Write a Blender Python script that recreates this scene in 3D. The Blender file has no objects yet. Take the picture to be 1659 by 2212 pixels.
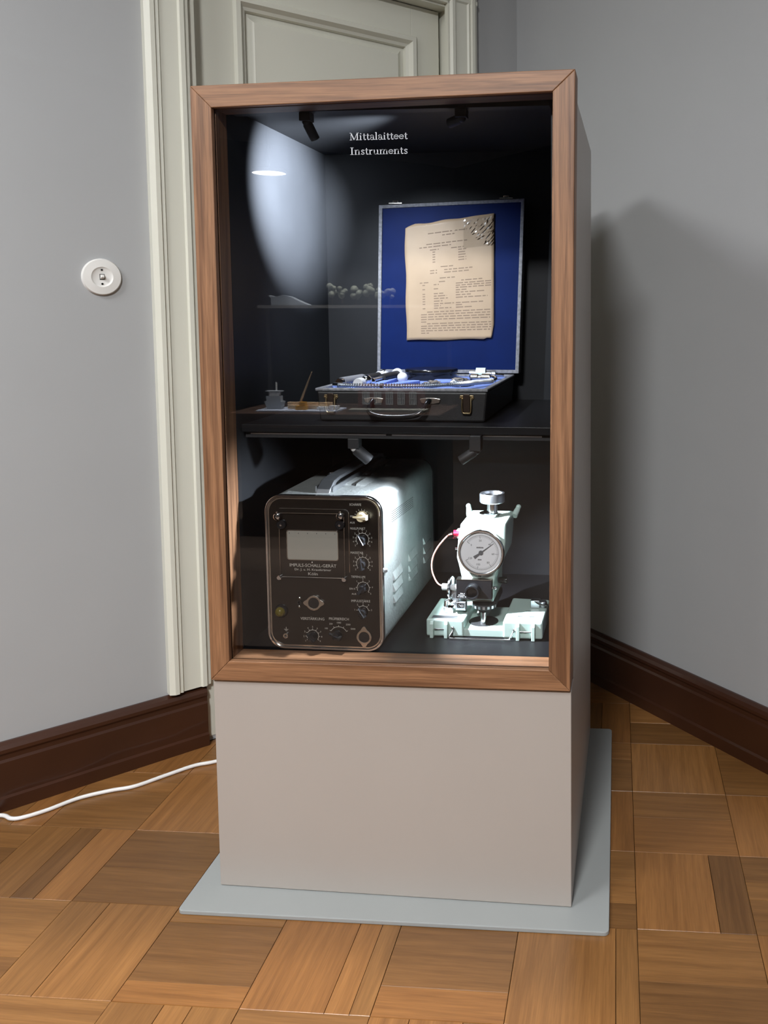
import bpy, bmesh, math, random
from mathutils import Vector, Matrix
random.seed(7)
S = bpy.context.scene
COL = S.collection
PI = math.pi

# ------------------------------------------------------------------ camera
IMG_W = 1659.0
FOC, PPX, PPY = 1838.49, 1197.6, 811.6          # focal length and optical axis in image pixels (perspective-corrected crop)
cam_d = bpy.data.cameras.new('camera')
cam = bpy.data.objects.new('camera', cam_d); COL.objects.link(cam)
cam_d.sensor_fit = 'HORIZONTAL'; cam_d.sensor_width = 36.0
cam_d.lens = FOC / IMG_W * 36.0
cam_d.shift_x = (IMG_W / 2 - PPX) / IMG_W
cam_d.shift_y = (PPY - 2212 / 2) / IMG_W
cam_d.clip_start = 0.05
_px, _ry, _yz = -0.0787, 0.0022, 0.0941
R = Matrix.Rotation(_yz, 3, 'Z') @ Matrix.Rotation(_ry, 3, 'Y') @ Matrix.Rotation(_px, 3, 'X')
M = Matrix((R @ Vector((1, 0, 0)), R @ Vector((0, 0, 1)), R @ Vector((0, -1, 0)))).transposed()
cam.matrix_world = Matrix.Translation((0.4605, -1.5195, 1.143)) @ M.to_4x4()
S.camera = cam

# ------------------------------------------------------------------ world, exposure, room light
w = bpy.data.worlds.new('world'); S.world = w; w.use_nodes = True
w.node_tree.nodes['Background'].inputs[0].default_value = (0.75, 0.80, 0.85, 1)
w.node_tree.nodes['Background'].inputs[1].default_value = 0.02
S.view_settings.view_transform = 'Standard'; S.view_settings.look = 'None'
S.view_settings.gamma = 1; S.view_settings.use_curve_mapping = False
S.view_settings.exposure = 0.0
ROOM_LAMPS = [  # x, y, z, diameter, watts, colour
    (0.02, -2.90, 2.92, 0.55, 206.0, (0.965, 0.985, 1.0)),
    (-1.45, -1.75, 2.75, 1.00, 80.0, (0.965, 0.985, 1.0)),
    (-3.24, -6.90, 2.52, 0.33, 4.0, (1.0, 0.98, 0.97)),
]
ADDED_FLOOR_LIGHT = (-0.30, -3.00, 3.05, 620.0, 88.0)   # x, y, z, watts, beam angle: added unseen spot, its sharp cut-off imitates a shadow edge on the floor
S.cycles.max_bounces = 7; S.cycles.diffuse_bounces = 4; S.cycles.glossy_bounces = 4; S.cycles.transparent_max_bounces = 12
S.cycles.caustics_reflective = False; S.cycles.caustics_refractive = False
SPOT_TINT = (0.80, 0.89, 1.0)

# ------------------------------------------------------------------ helpers
def lin(r, g, b):
    f = lambda c: (c / 255 / 12.92) if c / 255 <= 0.04045 else ((c / 255 + 0.055) / 1.055) ** 2.4
    return (f(r), f(g), f(b), 1.0)

def dim(c, f): return (c[0] * f, c[1] * f, c[2] * f, 1.0)

def _base(name):
    m = bpy.data.materials.new(name); m.use_nodes = True
    return m, m.node_tree.nodes, m.node_tree.links, m.node_tree.nodes['Principled BSDF']

def mat(name, col, rough=0.5, metal=0.0, spec=0.5, coat=0.0, noise=None, bump=None, aniso=0.0):
    """noise = (scale, amount): soft colour mottling; bump = (scale, strength, distance)"""
    m, N, L, b = _base(name)
    b.inputs['Base Color'].default_value = col
    b.inputs['Roughness'].default_value = rough
    b.inputs['Metallic'].default_value = metal
    b.inputs['Specular IOR Level'].default_value = spec
    b.inputs['Coat Weight'].default_value = coat
    tc = N.new('ShaderNodeTexCoord')
    if noise:
        n = N.new('ShaderNodeTexNoise'); n.inputs['Scale'].default_value = noise[0]; n.inputs['Detail'].default_value = 4
        L.new(tc.outputs['Object'], n.inputs['Vector'])
        r = N.new('ShaderNodeMapRange'); r.inputs['To Min'].default_value = 1 - noise[1]; r.inputs['To Max'].default_value = 1 + noise[1]
        r.inputs['From Min'].default_value = 0.3; r.inputs['From Max'].default_value = 0.7
        L.new(n.outputs['Fac'], r.inputs['Value'])
        mx = N.new('ShaderNodeVectorMath'); mx.operation = 'SCALE'; mx.inputs[0].default_value = col[:3]
        L.new(r.outputs['Result'], mx.inputs['Scale']); L.new(mx.outputs['Vector'], b.inputs['Base Color'])
    if bump:
        n2 = N.new('ShaderNodeTexNoise'); n2.inputs['Scale'].default_value = bump[0]; n2.inputs['Detail'].default_value = 3
        L.new(tc.outputs['Object'], n2.inputs['Vector'])
        bp = N.new('ShaderNodeBump'); bp.inputs['Strength'].default_value = bump[1]; bp.inputs['Distance'].default_value = bump[2]
        L.new(n2.outputs['Fac'], bp.inputs['Height']); L.new(bp.outputs['Normal'], b.inputs['Normal'])
    return m

def wood(name, light, dark, axis='X', rough=0.45, stretch=11.0, along=1.0, scale=7.0, vary=0.0, coat=0.0, contrast=(0.38, 0.66), pore=0.25):
    m, N, L, b = _base(name)
    b.inputs['Roughness'].default_value = rough; b.inputs['Coat Weight'].default_value = coat; b.inputs['Coat Roughness'].default_value = 0.25
    tc = N.new('ShaderNodeTexCoord'); oi = N.new('ShaderNodeObjectInfo')
    off = N.new('ShaderNodeVectorMath'); off.operation = 'SCALE'; off.inputs[0].default_value = (13.1, 7.7, 9.3)
    L.new(oi.outputs['Random'], off.inputs['Scale'])
    ad = N.new('ShaderNodeVectorMath'); ad.operation = 'ADD'
    L.new(tc.outputs['Object'], ad.inputs[0]); L.new(off.outputs['Vector'], ad.inputs[1])
    mp = N.new('ShaderNodeMapping'); sc = [stretch] * 3; sc['XYZ'.index(axis)] = along
    mp.inputs['Scale'].default_value = sc
    L.new(ad.outputs['Vector'], mp.inputs['Vector'])
    n1 = N.new('ShaderNodeTexNoise'); n1.inputs['Scale'].default_value = scale; n1.inputs['Detail'].default_value = 5
    n1.inputs['Roughness'].default_value = 0.62; n1.inputs['Distortion'].default_value = 0.35
    L.new(mp.outputs['Vector'], n1.inputs['Vector'])
    rp = N.new('ShaderNodeValToRGB'); rp.color_ramp.elements[0].position = contrast[0]; rp.color_ramp.elements[0].color = dark
    rp.color_ramp.elements[1].position = contrast[1]; rp.color_ramp.elements[1].color = light
    L.new(n1.outputs['Fac'], rp.inputs['Fac'])
    mp2 = N.new('ShaderNodeMapping'); sc = [90.0] * 3; sc['XYZ'.index(axis)] = 3.0; mp2.inputs['Scale'].default_value = sc
    L.new(ad.outputs['Vector'], mp2.inputs['Vector'])
    n2 = N.new('ShaderNodeTexNoise'); n2.inputs['Scale'].default_value = 6.0; n2.inputs['Detail'].default_value = 2
    L.new(mp2.outputs['Vector'], n2.inputs['Vector'])
    r2 = N.new('ShaderNodeMapRange'); r2.inputs['From Min'].default_value = 0.35; r2.inputs['From Max'].default_value = 0.65
    r2.inputs['To Min'].default_value = 1 - pore; r2.inputs['To Max'].default_value = 1 + pore * 0.4
    L.new(n2.outputs['Fac'], r2.inputs['Value'])
    sm = N.new('ShaderNodeVectorMath'); sm.operation = 'SCALE'
    L.new(rp.outputs['Color'], sm.inputs[0]); L.new(r2.outputs['Result'], sm.inputs['Scale'])
    out = sm.outputs['Vector']
    if vary:
        v = N.new('ShaderNodeValToRGB'); v.color_ramp.interpolation = 'LINEAR'
        e = v.color_ramp.elements; e[0].position = 0.0; e[0].color = (0.62, 0.60, 0.60, 1); e[1].position = 1.0; e[1].color = (1.28, 1.25, 1.2, 1)
        for p, c in ((0.25, (0.82, 0.80, 0.78, 1)), (0.55, (1.0, 0.98, 0.95, 1)), (0.8, (1.02, 0.92, 0.84, 1))):
            q = e.new(p); q.color = c
        L.new(oi.outputs['Random'], v.inputs['Fac'])
        mm = N.new('ShaderNodeVectorMath'); mm.operation = 'MULTIPLY'
        L.new(out, mm.inputs[0]); L.new(v.outputs['Color'], mm.inputs[1]); out = mm.outputs['Vector']
    L.new(out, b.inputs['Base Color'])
    bp = N.new('ShaderNodeBump'); bp.inputs['Strength'].default_value = 0.12; bp.inputs['Distance'].default_value = 0.0006
    L.new(n2.outputs['Fac'], bp.inputs['Height']); L.new(bp.outputs['Normal'], b.inputs['Normal'])
    return m

def glass_mat(name, tint=(1, 1, 1, 1), ior=1.5, rough=0.0):
    """thin clear pane: Fresnel mix of clear transmission and mirror reflection"""
    m = bpy.data.materials.new(name); m.use_nodes = True
    N, L = m.node_tree.nodes, m.node_tree.links
    N.remove(N['Principled BSDF'])
    t = N.new('ShaderNodeBsdfTransparent'); t.inputs[0].default_value = tint
    g = N.new('ShaderNodeBsdfGlossy'); g.inputs['Roughness'].default_value = rough
    f = N.new('ShaderNodeFresnel'); f.inputs['IOR'].default_value = ior
    x = N.new('ShaderNodeMixShader')
    L.new(f.outputs[0], x.inputs[0]); L.new(t.outputs[0], x.inputs[1]); L.new(g.outputs[0], x.inputs[2])
    L.new(x.outputs[0], N['Material Output'].inputs['Surface'])
    return m

def emit_mat(name, col, strength):
    m, N, L, b = _base(name)
    b.inputs['Emission Color'].default_value = col; b.inputs['Emission Strength'].default_value = strength
    b.inputs['Base Color'].default_value = (0.8, 0.8, 0.8, 1)
    return m

class MB:
    """collects shapes, builds ONE mesh object; vertices are given in world coordinates"""
    def __init__(self): self.v = []; self.f = []
    def add(self, vs, fs):
        n = len(self.v); self.v += [Vector(p) for p in vs]; self.f += [[i + n for i in q] for q in fs]; return self
    def box(self, x0, x1, y0, y1, z0, z1):
        return self.add([(x0, y0, z0), (x1, y0, z0), (x1, y1, z0), (x0, y1, z0), (x0, y0, z1), (x1, y0, z1), (x1, y1, z1), (x0, y1, z1)],
                        [(0, 3, 2, 1), (4, 5, 6, 7), (0, 1, 5, 4), (1, 2, 6, 5), (2, 3, 7, 6), (3, 0, 4, 7)])
    def hexa(self, p):  # 8 corners: bottom loop, top loop
        return self.add(p, [(0, 3, 2, 1), (4, 5, 6, 7), (0, 1, 5, 4), (1, 2, 6, 5), (2, 3, 7, 6), (3, 0, 4, 7)])
    def prism(self, poly, plane, a, b, scale_b=1.0):
        n = len(poly)
        cu = sum(p[0] for p in poly) / n; cv = sum(p[1] for p in poly) / n
        def mk(u, v, t): return {'xz': (u, t, v), 'xy': (u, v, t), 'yz': (t, u, v)}[plane]
        vs = [mk(u, v, a) for u, v in poly] + [mk(cu + (u - cu) * scale_b, cv + (v - cv) * scale_b, b) for u, v in poly]
        fs = [list(range(n)), list(range(n, 2 * n))] + [(i, (i + 1) % n, n + (i + 1) % n, n + i) for i in range(n)]
        return self.add(vs, fs)
    def ringprism(self, outer, inner, plane, a, b):
        n = len(outer)
        def mk(u, v, t): return {'xz': (u, t, v), 'xy': (u, v, t), 'yz': (t, u, v)}[plane]
        vs = [mk(u, v, a) for u, v in outer] + [mk(u, v, a) for u, v in inner] + [mk(u, v, b) for u, v in outer] + [mk(u, v, b) for u, v in inner]
        fs = []
        for i in range(n):
            j = (i + 1) % n
            fs += [(i, j, n + j, n + i), (2 * n + i, 3 * n + i, 3 * n + j, 2 * n + j), (i, 2 * n + i, 2 * n + j, j), (n + i, n + j, 3 * n + j, 3 * n + i)]
        return self.add(vs, fs)
    def lathe(self, prof, o, axis=(0, 0, 1), n=24):
        """prof: (radius, height) along axis from o; radius 0 ends close the shape"""
        ax = Vector(axis).normalized(); u = ax.orthogonal().normalized(); w_ = ax.cross(u); o = Vector(o)
        base = len(self.v); rings = []
        for r, h in prof:
            c = o + ax * h
            if r < 1e-7: self.v.append(c); rings.append([len(self.v) - 1])
            else:
                ids = []
                for k in range(n):
                    t = 2 * PI * k / n; self.v.append(c + (u * math.cos(t) + w_ * math.sin(t)) * r); ids.append(len(self.v) - 1)
                rings.append(ids)
        for A, B in zip(rings, rings[1:]):
            for k in range(n):
                j = (k + 1) % n
                if len(A) == 1 and len(B) == 1: continue
                if len(A) == 1: self.f.append([A[0], B[k], B[j]])
                elif len(B) == 1: self.f.append([A[k], A[j], B[0]])
                else: self.f.append([A[k], A[j], B[j], B[k]])
        return self
    def cyl(self, p0, p1, r, r1=None, n=20):
        p0, p1 = Vector(p0), Vector(p1); h = (p1 - p0).length
        return self.lathe([(0, 0), (r, 0), (r if r1 is None else r1, h), (0, h)], p0, p1 - p0, n)
    def sphere(self, c, r, n=16, sz=1.0):
        c = Vector(c); pr = [(r * math.sin(PI * k / 10), -r * sz * math.cos(PI * k / 10)) for k in range(11)]
        pr[0] = (0, pr[0][1]); pr[-1] = (0, pr[-1][1])
        return self.lathe(pr, c, (0, 0, 1), n)
    def tube(self, pts, r, n=10, closed=False, rad=None):
        pts = [Vector(p) for p in pts]; m = len(pts); rings = []; up = None
        for i, p in enumerate(pts):
            a = pts[(i - 1) % m] if (closed or i > 0) else p; b = pts[(i + 1) % m] if (closed or i < m - 1) else p
            t = (b - a).normalized()
            if up is None: up = t.orthogonal().normalized()
            up = (up - t * up.dot(t)).normalized(); s = t.cross(up)
            rr = rad[i] if rad else r; ids = []
            for k in range(n):
                q = 2 * PI * k / n; self.v.append(p + (up * math.cos(q) + s * math.sin(q)) * rr); ids.append(len(self.v) - 1)
            rings.append(ids)
        seq = list(zip(rings, rings[1:])) + ([(rings[-1], rings[0])] if closed else [])
        for A, B in seq:
            for k in range(n): j = (k + 1) % n; self.f.append([A[k], A[j], B[j], B[k]])
        if not closed: self.f.append(list(reversed(rings[0]))); self.f.append(rings[-1])
        return self
    def text(self, s, x, y, z, h, width=None, align='CENTER', nrm='-Y', t=0.0003):
        """lettering standing in an XZ plane (read from -Y) or lying in an XY plane (read from above)"""
        cu = bpy.data.curves.new('lettering', 'FONT'); cu.body = s; cu.size = 1.0; cu.resolution_u = 2; cu.align_x = 'LEFT'
        ob = bpy.data.objects.new('lettering_tmp', cu); COL.objects.link(ob)
        bpy.context.view_layer.update()
        me = bpy.data.meshes.new_from_object(ob.evaluated_get(bpy.context.evaluated_depsgraph_get()))
        P_ = [v.co.copy() for v in me.vertices]; F_ = [list(p.vertices) for p in me.polygons]
        bpy.data.objects.remove(ob); bpy.data.curves.remove(cu); bpy.data.meshes.remove(me)
        if not P_: return self
        x0 = min(p.x for p in P_); x1 = max(p.x for p in P_); cap = 0.70
        k = h / cap; kx = k if width is None else width / (x1 - x0)
        off = {'CENTER': (x0 + x1) / 2, 'LEFT': x0, 'RIGHT': x1}[align]
        if nrm == '-Y': V_ = [(x + (p.x - off) * kx, y, z + (p.y - cap / 2) * k) for p in P_]
        else: V_ = [(x + (p.x - off) * kx, y + (p.y - cap / 2) * k, z) for p in P_]
        return self.add(V_, F_)
    def smudge(self, x, y, z, h, width, words=(3, 4), nrm='-Y', seed=1):
        """a line of print too small to read: rows of letter-sized dashes"""
        r_ = random.Random(seed); tot = sum(words) + len(words) - 1; cw = width / tot; cur = x - width / 2
        for n_ in words:
            for _ in range(n_):
                a, b = cur + cw * .14, cur + cw * .86; hh = h * r_.uniform(.3, .5)
                if nrm == '-Y': self.add([(a, y, z - h * .4), (b, y, z - h * .4), (b, y, z + hh), (a, y, z + hh)], [(0, 1, 2, 3)])
                else: self.add([(a, y - h * .4, z), (b, y - h * .4, z), (b, y + hh, z), (a, y + hh, z)], [(0, 1, 2, 3)])
                cur += cw
            cur += cw
        return self
    def build(self, name, m, parent=None, smooth=False, bevel=0.0, seg=2, flat=False):
        root = parent
        while root is not None and root.parent is not None: root = root.parent
        o0 = root.location if root is not None else Vector((0, 0, 0))
        me = bpy.data.meshes.new(name); me.from_pydata([v - o0 for v in self.v], [], self.f)
        if not flat:
            bm = bmesh.new(); bm.from_mesh(me); bmesh.ops.recalc_face_normals(bm, faces=bm.faces); bm.to_mesh(me); bm.free()
        me.materials.append(m)
        if smooth:
            for p in me.polygons: p.use_smooth = True
            me.set_sharp_from_angle(angle=math.radians(38))
        me.update()
        ob = bpy.data.objects.new(name, me); COL.objects.link(ob)
        if parent is not None: ob.parent = parent
        if bevel:
            b = ob.modifiers.new('edge', 'BEVEL'); b.width = bevel; b.segments = seg; b.limit_method = 'ANGLE'; b.angle_limit = math.radians(40)
        return ob

def tag(o, label, cat, group=None):
    o['label'] = label; o['category'] = cat
    if group: o['group'] = group
    return o
def structure(o, label=None):
    o['kind'] = 'structure'
    if label: o['label'] = label
    return o
def thing(name, loc, label, cat, group=None):
    e = bpy.data.objects.new(name, None); e.location = loc; e.empty_display_size = 0.05; COL.objects.link(e)
    return tag(e, label, cat, group)

def rrect(x0, x1, z0, z1, r, n=8):
    P_ = []
    for cx, cz, a in ((x1 - r, z0 + r, -90), (x1 - r, z1 - r, 0), (x0 + r, z1 - r, 90), (x0 + r, z0 + r, 180)):
        for k in range(n + 1):
            t = math.radians(a + 90 * k / n); P_.append((cx + r * math.cos(t), cz + r * math.sin(t)))
    return P_
def arc(cx, cz, r, a0, a1, n=16):
    return [(cx + r * math.cos(math.radians(a0 + (a1 - a0) * k / n)), cz + r * math.sin(math.radians(a0 + (a1 - a0) * k / n))) for k in range(n + 1)]
def spline(pts, n=8):
    P_ = [Vector(p) for p in pts]; out = []
    for i in range(len(P_) - 1):
        p0 = P_[max(i - 1, 0)]; p1 = P_[i]; p2 = P_[i + 1]; p3 = P_[min(i + 2, len(P_) - 1)]
        for k in range(n):
            t = k / n
            out.append(0.5 * ((2 * p1) + (p2 - p0) * t + (2 * p0 - 5 * p1 + 4 * p2 - p3) * t * t + (3 * p1 - p0 - 3 * p2 + p3) * t ** 3))
    out.append(P_[-1]); return out

# ------------------------------------------------------------------ materials
M_walldark = mat('rear_wall_darkened', lin(34, 35, 38), 0.8, noise=(3.0, 0.03))  # unseen rear walls coloured dark to keep their reflection out of the glass
M_wall = mat('wall_paint', lin(168, 169, 170), 0.75, noise=(3.0, 0.02), bump=(420, 0.10, 0.0006))
M_ceil = mat('ceiling_paint', lin(225, 224, 220), 0.85, noise=(2.0, 0.02))
M_door = mat('door_paint', lin(216, 215, 202), 0.42, noise=(5.0, 0.015), bump=(90, 0.05, 0.0008))
M_base = mat('baseboard_wood', lin(58, 31, 18), 0.34, noise=(6, 0.12), coat=0.25, bump=(60, 0.05, 0.0008))
M_gap = mat('dark_gap', lin(16, 12, 9), 0.9)
M_case = mat('cabinet_paint', lin(165, 157, 150), 0.38, noise=(6.0, 0.01), bump=(500, 0.03, 0.0003))
M_plate = mat('plate_paint', lin(150, 153, 152), 0.42, noise=(6.0, 0.012), bump=(500, 0.04, 0.0003))
OAK_L, OAK_D = lin(148, 106, 74), lin(100, 66, 42)
M_oak = {a: wood('frame_oak_' + a.lower(), OAK_L, OAK_D, a, 0.5, stretch=15, along=0.42, scale=6.0, contrast=(0.36, 0.60), pore=0.16) for a in 'XZ'}
M_floor = {a: wood('parquet_oak_' + a.lower(), lin(144, 102, 58), lin(110, 74, 38), a, 0.36, stretch=13, along=0.55, scale=6, vary=1.0, coat=0.12, contrast=(0.24, 0.74), pore=0.12) for a in 'XY'}
M_sub = wood('parquet_darkened', lin(84, 60, 38), lin(58, 40, 25), 'X', 0.5)  # parquet out of view, darkened so it reflects less in the glass
M_black = mat('black_lining', (0.0150, 0.0158, 0.0178, 1), 0.5, spec=0.25, noise=(9.0, 0.08), bump=(700, 0.05, 0.0003))
M_blackfloor = mat('black_floor_board', (0.006, 0.006, 0.007, 1), 0.42, spec=0.25, noise=(9.0, 0.08))
M_blackgloss = mat('black_gloss', (0.008, 0.008, 0.009, 1), 0.18)
M_blackmatt = mat('black_matt', (0.012, 0.012, 0.013, 1), 0.55)
M_rail = mat('rail_aluminium', lin(190, 195, 200), 0.35, 1.0)
M_glass = glass_mat('clear_glass')
M_white = mat('white_plastic', lin(228, 226, 222), 0.35)
M_print = mat('white_print', lin(192, 195, 200), 0.6)
M_cord = mat('white_cable', lin(226, 224, 222), 0.45)
M_silver = mat('hammered_silver', lin(160, 164, 162), 0.42, 0.55, noise=(26.0, 0.10), bump=(150, 0.45, 0.003))
M_chrome = mat('chrome', lin(225, 225, 225), 0.12, 1.0)
M_nickel = mat('nickel', lin(200, 195, 186), 0.24, 1.0)
M_steel = mat('brushed_steel', lin(196, 199, 203), 0.36, 1.0, noise=(60, 0.08))
M_panel = mat('panel_enamel', lin(22, 17, 13), 0.28)
M_knob = mat('black_bakelite', lin(24, 25, 27), 0.2)
M_cream = mat('cream_bakelite', lin(240, 224, 186), 0.35)
M_screen = mat('screen_phosphor', lin(150, 146, 136), 0.22, coat=0.4, noise=(4, 0.04))
M_lampglass = mat('amber_lens', lin(92, 82, 26), 0.12, coat=0.6)
M_engrave = mat('engraved_white', lin(190, 186, 178), 0.6)
M_green = mat('pale_green_enamel', lin(186, 206, 198), 0.32, noise=(22, 0.03), bump=(160, 0.05, 0.0006))
M_dial = mat('dial_face', lin(244, 246, 250), 0.5)
M_ink = mat('ink', lin(52, 54, 58), 0.6)
M_red = mat('red_plastic', lin(170, 22, 44), 0.25, coat=0.4)
M_redcord = mat('rose_wire', lin(206, 140, 124), 0.4)
M_clearplastic = glass_mat('clear_plastic', (0.86, 0.86, 0.88, 1), 1.35, 0.05)
M_leather = mat('black_leatherette', lin(24, 23, 24), 0.42, noise=(40, 0.15), bump=(900, 0.5, 0.0008))
M_trim = mat('grey_leather_edge', lin(128, 128, 132), 0.45, noise=(160, 0.3), bump=(900, 0.8, 0.001))
M_blue = mat('blue_satin', lin(6, 27, 76), 0.6, spec=0.12, noise=(14, 0.12), bump=(60, 0.10, 0.001))
M_bluepale = mat('pale_blue_felt', lin(120, 142, 208), 0.8, noise=(60, 0.08))
M_paper = mat('aged_paper', lin(170, 146, 118), 0.55, coat=0.35, noise=(18, 0.05))
M_type = mat('typed_ink', lin(128, 108, 90), 0.8)
M_sleeve = glass_mat('plastic_film', (0.985, 0.985, 0.985, 1), 1.40, 0.12)
M_grip = mat('grey_rubber', lin(120, 120, 124), 0.6)
M_ceramic = mat('white_ceramic', lin(225, 226, 228), 0.3)
M_brass = mat('aged_brass', lin(176, 156, 120), 0.32, 1.0)
M_lens = emit_mat('lit_lens', (0.85, 0.92, 1.0, 1), 12.0)
M_shade = emit_mat('lit_diffuser', (1.0, 0.94, 0.86, 1), 6.0)

# ------------------------------------------------------------------ room shell (square room, seen into its far corner)
LA, RA = 0.8006, -0.8083
L0 = Vector((-1.2097, 0, 0)); LD = Vector((math.cos(LA), math.sin(LA), 0)); LN = Vector((math.sin(LA), -math.cos(LA), 0))
R0 = Vector((1.332, 0, 0)); RD = Vector((math.cos(RA), math.sin(RA), 0)); RN = Vector((math.sin(RA), -math.cos(RA), 0))
_den = LD.x * (-RD.y) + RD.x * LD.y
_d = R0 - L0
TC = (_d.x * (-RD.y) + RD.x * _d.y) / _den
CORNER = L0 + LD * TC
CEIL = 3.1
H_BB = 0.155

def lpt(t, off, z): p = L0 + LD * t + LN * off; return (p.x, p.y, z)
def rpt(s, off, z): p = CORNER + RD * s + RN * off; return (p.x, p.y, z)
def lbox(mb, t0, t1, o0, o1, z0, z1):
    return mb.hexa([lpt(t0, o0, z0), lpt(t1, o0, z0), lpt(t1, o1, z0), lpt(t0, o1, z0), lpt(t0, o0, z1), lpt(t1, o0, z1), lpt(t1, o1, z1), lpt(t0, o1, z1)])
def rbox(mb, t0, t1, o0, o1, z0, z1):
    return mb.hexa([rpt(t0, o0, z0), rpt(t1, o0, z0), rpt(t1, o1, z0), rpt(t0, o1, z0), rpt(t0, o0, z1), rpt(t1, o0, z1), rpt(t1, o1, z1), rpt(t0, o1, z1)])

LEN_L, LEN_R = 9.6, 6.6
D_OFF = -0.085                       # door leaf sits back in the wall
DT0, DT1, DTOP = 0.805, 1.585, 2.075 # door opening along the left wall
T_END = TC - LEN_L
wl = MB()
lbox(wl, T_END, DT0, -0.15, 0, 0, CEIL); lbox(wl, DT1, TC + 0.12, -0.15, 0, 0, CEIL); lbox(wl, DT0, DT1, -0.15, 0, DTOP, CEIL)
structure(wl.build('wall_left', M_wall), 'grey painted wall with the door and light switch')
wr = MB(); rbox(wr, -0.12, LEN_R, -0.15, 0, 0, CEIL)
structure(wr.build('wall_right', M_wall), 'plain grey painted wall behind the display cabinet')
# the two walls behind the photographer
wb = MB()
A_ = L0 + LD * T_END; B_ = CORNER + RD * LEN_R
def wallseg(mb, p, q, out):
    o = Vector(out) * 0.15
    mb.hexa([(p.x, p.y, 0), (q.x, q.y, 0), (q.x + o.x, q.y + o.y, 0), (p.x + o.x, p.y + o.y, 0), (p.x, p.y, CEIL), (q.x, q.y, CEIL), (q.x + o.x, q.y + o.y, CEIL), (p.x + o.x, p.y + o.y, CEIL)])
FAR = A_ + RD * LEN_R
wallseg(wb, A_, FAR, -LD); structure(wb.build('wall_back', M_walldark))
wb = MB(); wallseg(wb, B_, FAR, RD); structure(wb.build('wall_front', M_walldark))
def room_poly(m):
    c = CORNER - LN * m - RN * m
    return [CORNER + LD * m - RD * m, B_ + RD * m + LD * m, FAR + RD * m - LD * m, A_ - LD * m - RD * m]
cl = MB(); cl.prism([(p.x, p.y) for p in room_poly(0.15)], 'xy', CEIL, CEIL + 0.1); structure(cl.build('ceiling', M_ceil))
fl = MB(); fl.prism([(p.x, p.y) for p in room_poly(0.15)], 'xy', -0.12, -0.008)
floor = structure(fl.build('floor', M_sub), 'oak block parquet floor')

# parquet: square blocks of oak planks, neighbouring blocks turned by a right angle
GX, GY, BX, BY, GROT = 0.4705, -0.025, 0.2185, 0.2255, 0.022
def clip(poly, p, n):
    out = []
    for i in range(len(poly)):
        a, b = poly[i], poly[(i + 1) % len(poly)]
        da, db = (a - p).dot(n), (b - p).dot(n)
        if da >= 0: out.append(a)
        if (da >= 0) != (db >= 0): out.append(a + (b - a) * (da / (da - db)))
    return out
SPLITS = [(1,), (0.64, 0.36), (0.36, 0.64), (0.5, 0.5), (0.3, 0.4, 0.3), (0.42, 0.22, 0.36), (0.2, 0.46, 0.34), (0.26, 0.24, 0.24, 0.26), (0.16, 0.58, 0.26)]
SET = {(-1, -1): (0.82, 0.18), (-2, -1): (0.28, 0.72), (-3, -1): (0.65, 0.19, 0.16), (-4, -1): (0.20, 0.62, 0.18), (0, -1): (0.46, 0.54), (0, 0): (0.7, 0.3), (0, 1): (0.55, 0.45), (0, 2): (1,), (-1, 1): (0.62, 0.38), (-1, 0): (0.3, 0.3, 0.4), (-4, 0): (0.42, 0.58), (-5, -1): (0.36, 0.64), (-5, 0): (0.45, 0.55)}
def gpt(u, v):
    c, s = math.cos(GROT), math.sin(GROT); x, y = u - GX, v - GY
    return Vector((GX + c * x - s * y, GY + s * x + c * y, 0))
lp = L0 + LN * 0.004; rp_ = R0 + RN * 0.004
rnd = random.Random(21)
for i in range(-9, 4):
    for j in range(-4, 7):
        u0, v0 = GX + BX * i, GY + BY * j
        sp = SET.get((i, j)) or rnd.choice(SPLITS)
        alongY = (i + j) % 2 == 0
        acc = 0.0
        for f in sp:
            a, b = acc, acc + f; acc += f; g = 0.00045
            if alongY: q = [(u0 + BX * a + g, v0 + g), (u0 + BX * b - g, v0 + g), (u0 + BX * b - g, v0 + BY - g), (u0 + BX * a + g, v0 + BY - g)]
            else: q = [(u0 + g, v0 + BY * a + g), (u0 + BX - g, v0 + BY * a + g), (u0 + BX - g, v0 + BY * b - g), (u0 + g, v0 + BY * b - g)]
            pl = [gpt(*p) for p in q]
            pl = clip(pl, lp, LN); pl = clip(pl, rp_, RN) if pl else pl
            if len(pl) < 3: continue
            ctr = sum(pl, Vector()) / len(pl)
            if max((p - ctr).length for p in pl) < 0.012 or ctr.y < -0.72 and abs(ctr.x - .2) > 1.1: continue
            if ctr.x < -1.45 or ctr.x > 1.25: continue
            mb = MB(); dz = rnd.uniform(-0.0003, 0.0)
            ins = [p + (ctr - p).normalized() * 0.0007 for p in pl]
            n = len(pl)
            vs = [(p.x - ctr.x, p.y - ctr.y, -0.0075) for p in pl] + [(p.x - ctr.x, p.y - ctr.y, dz - 0.0006) for p in pl] + [(p.x - ctr.x, p.y - ctr.y, dz) for p in ins]
            mb.add(vs, [list(reversed(range(n)))] + [(k, (k + 1) % n, n + (k + 1) % n, n + k) for k in range(n)] + [(n + k, n + (k + 1) % n, 2 * n + (k + 1) % n, 2 * n + k) for k in range(n)] + [list(range(2 * n, 3 * n))])
            ob = mb.build('plank', M_floor['Y' if alongY else 'X'])
            ob.location = (ctr.x, ctr.y, 0); ob.parent = floor

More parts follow.
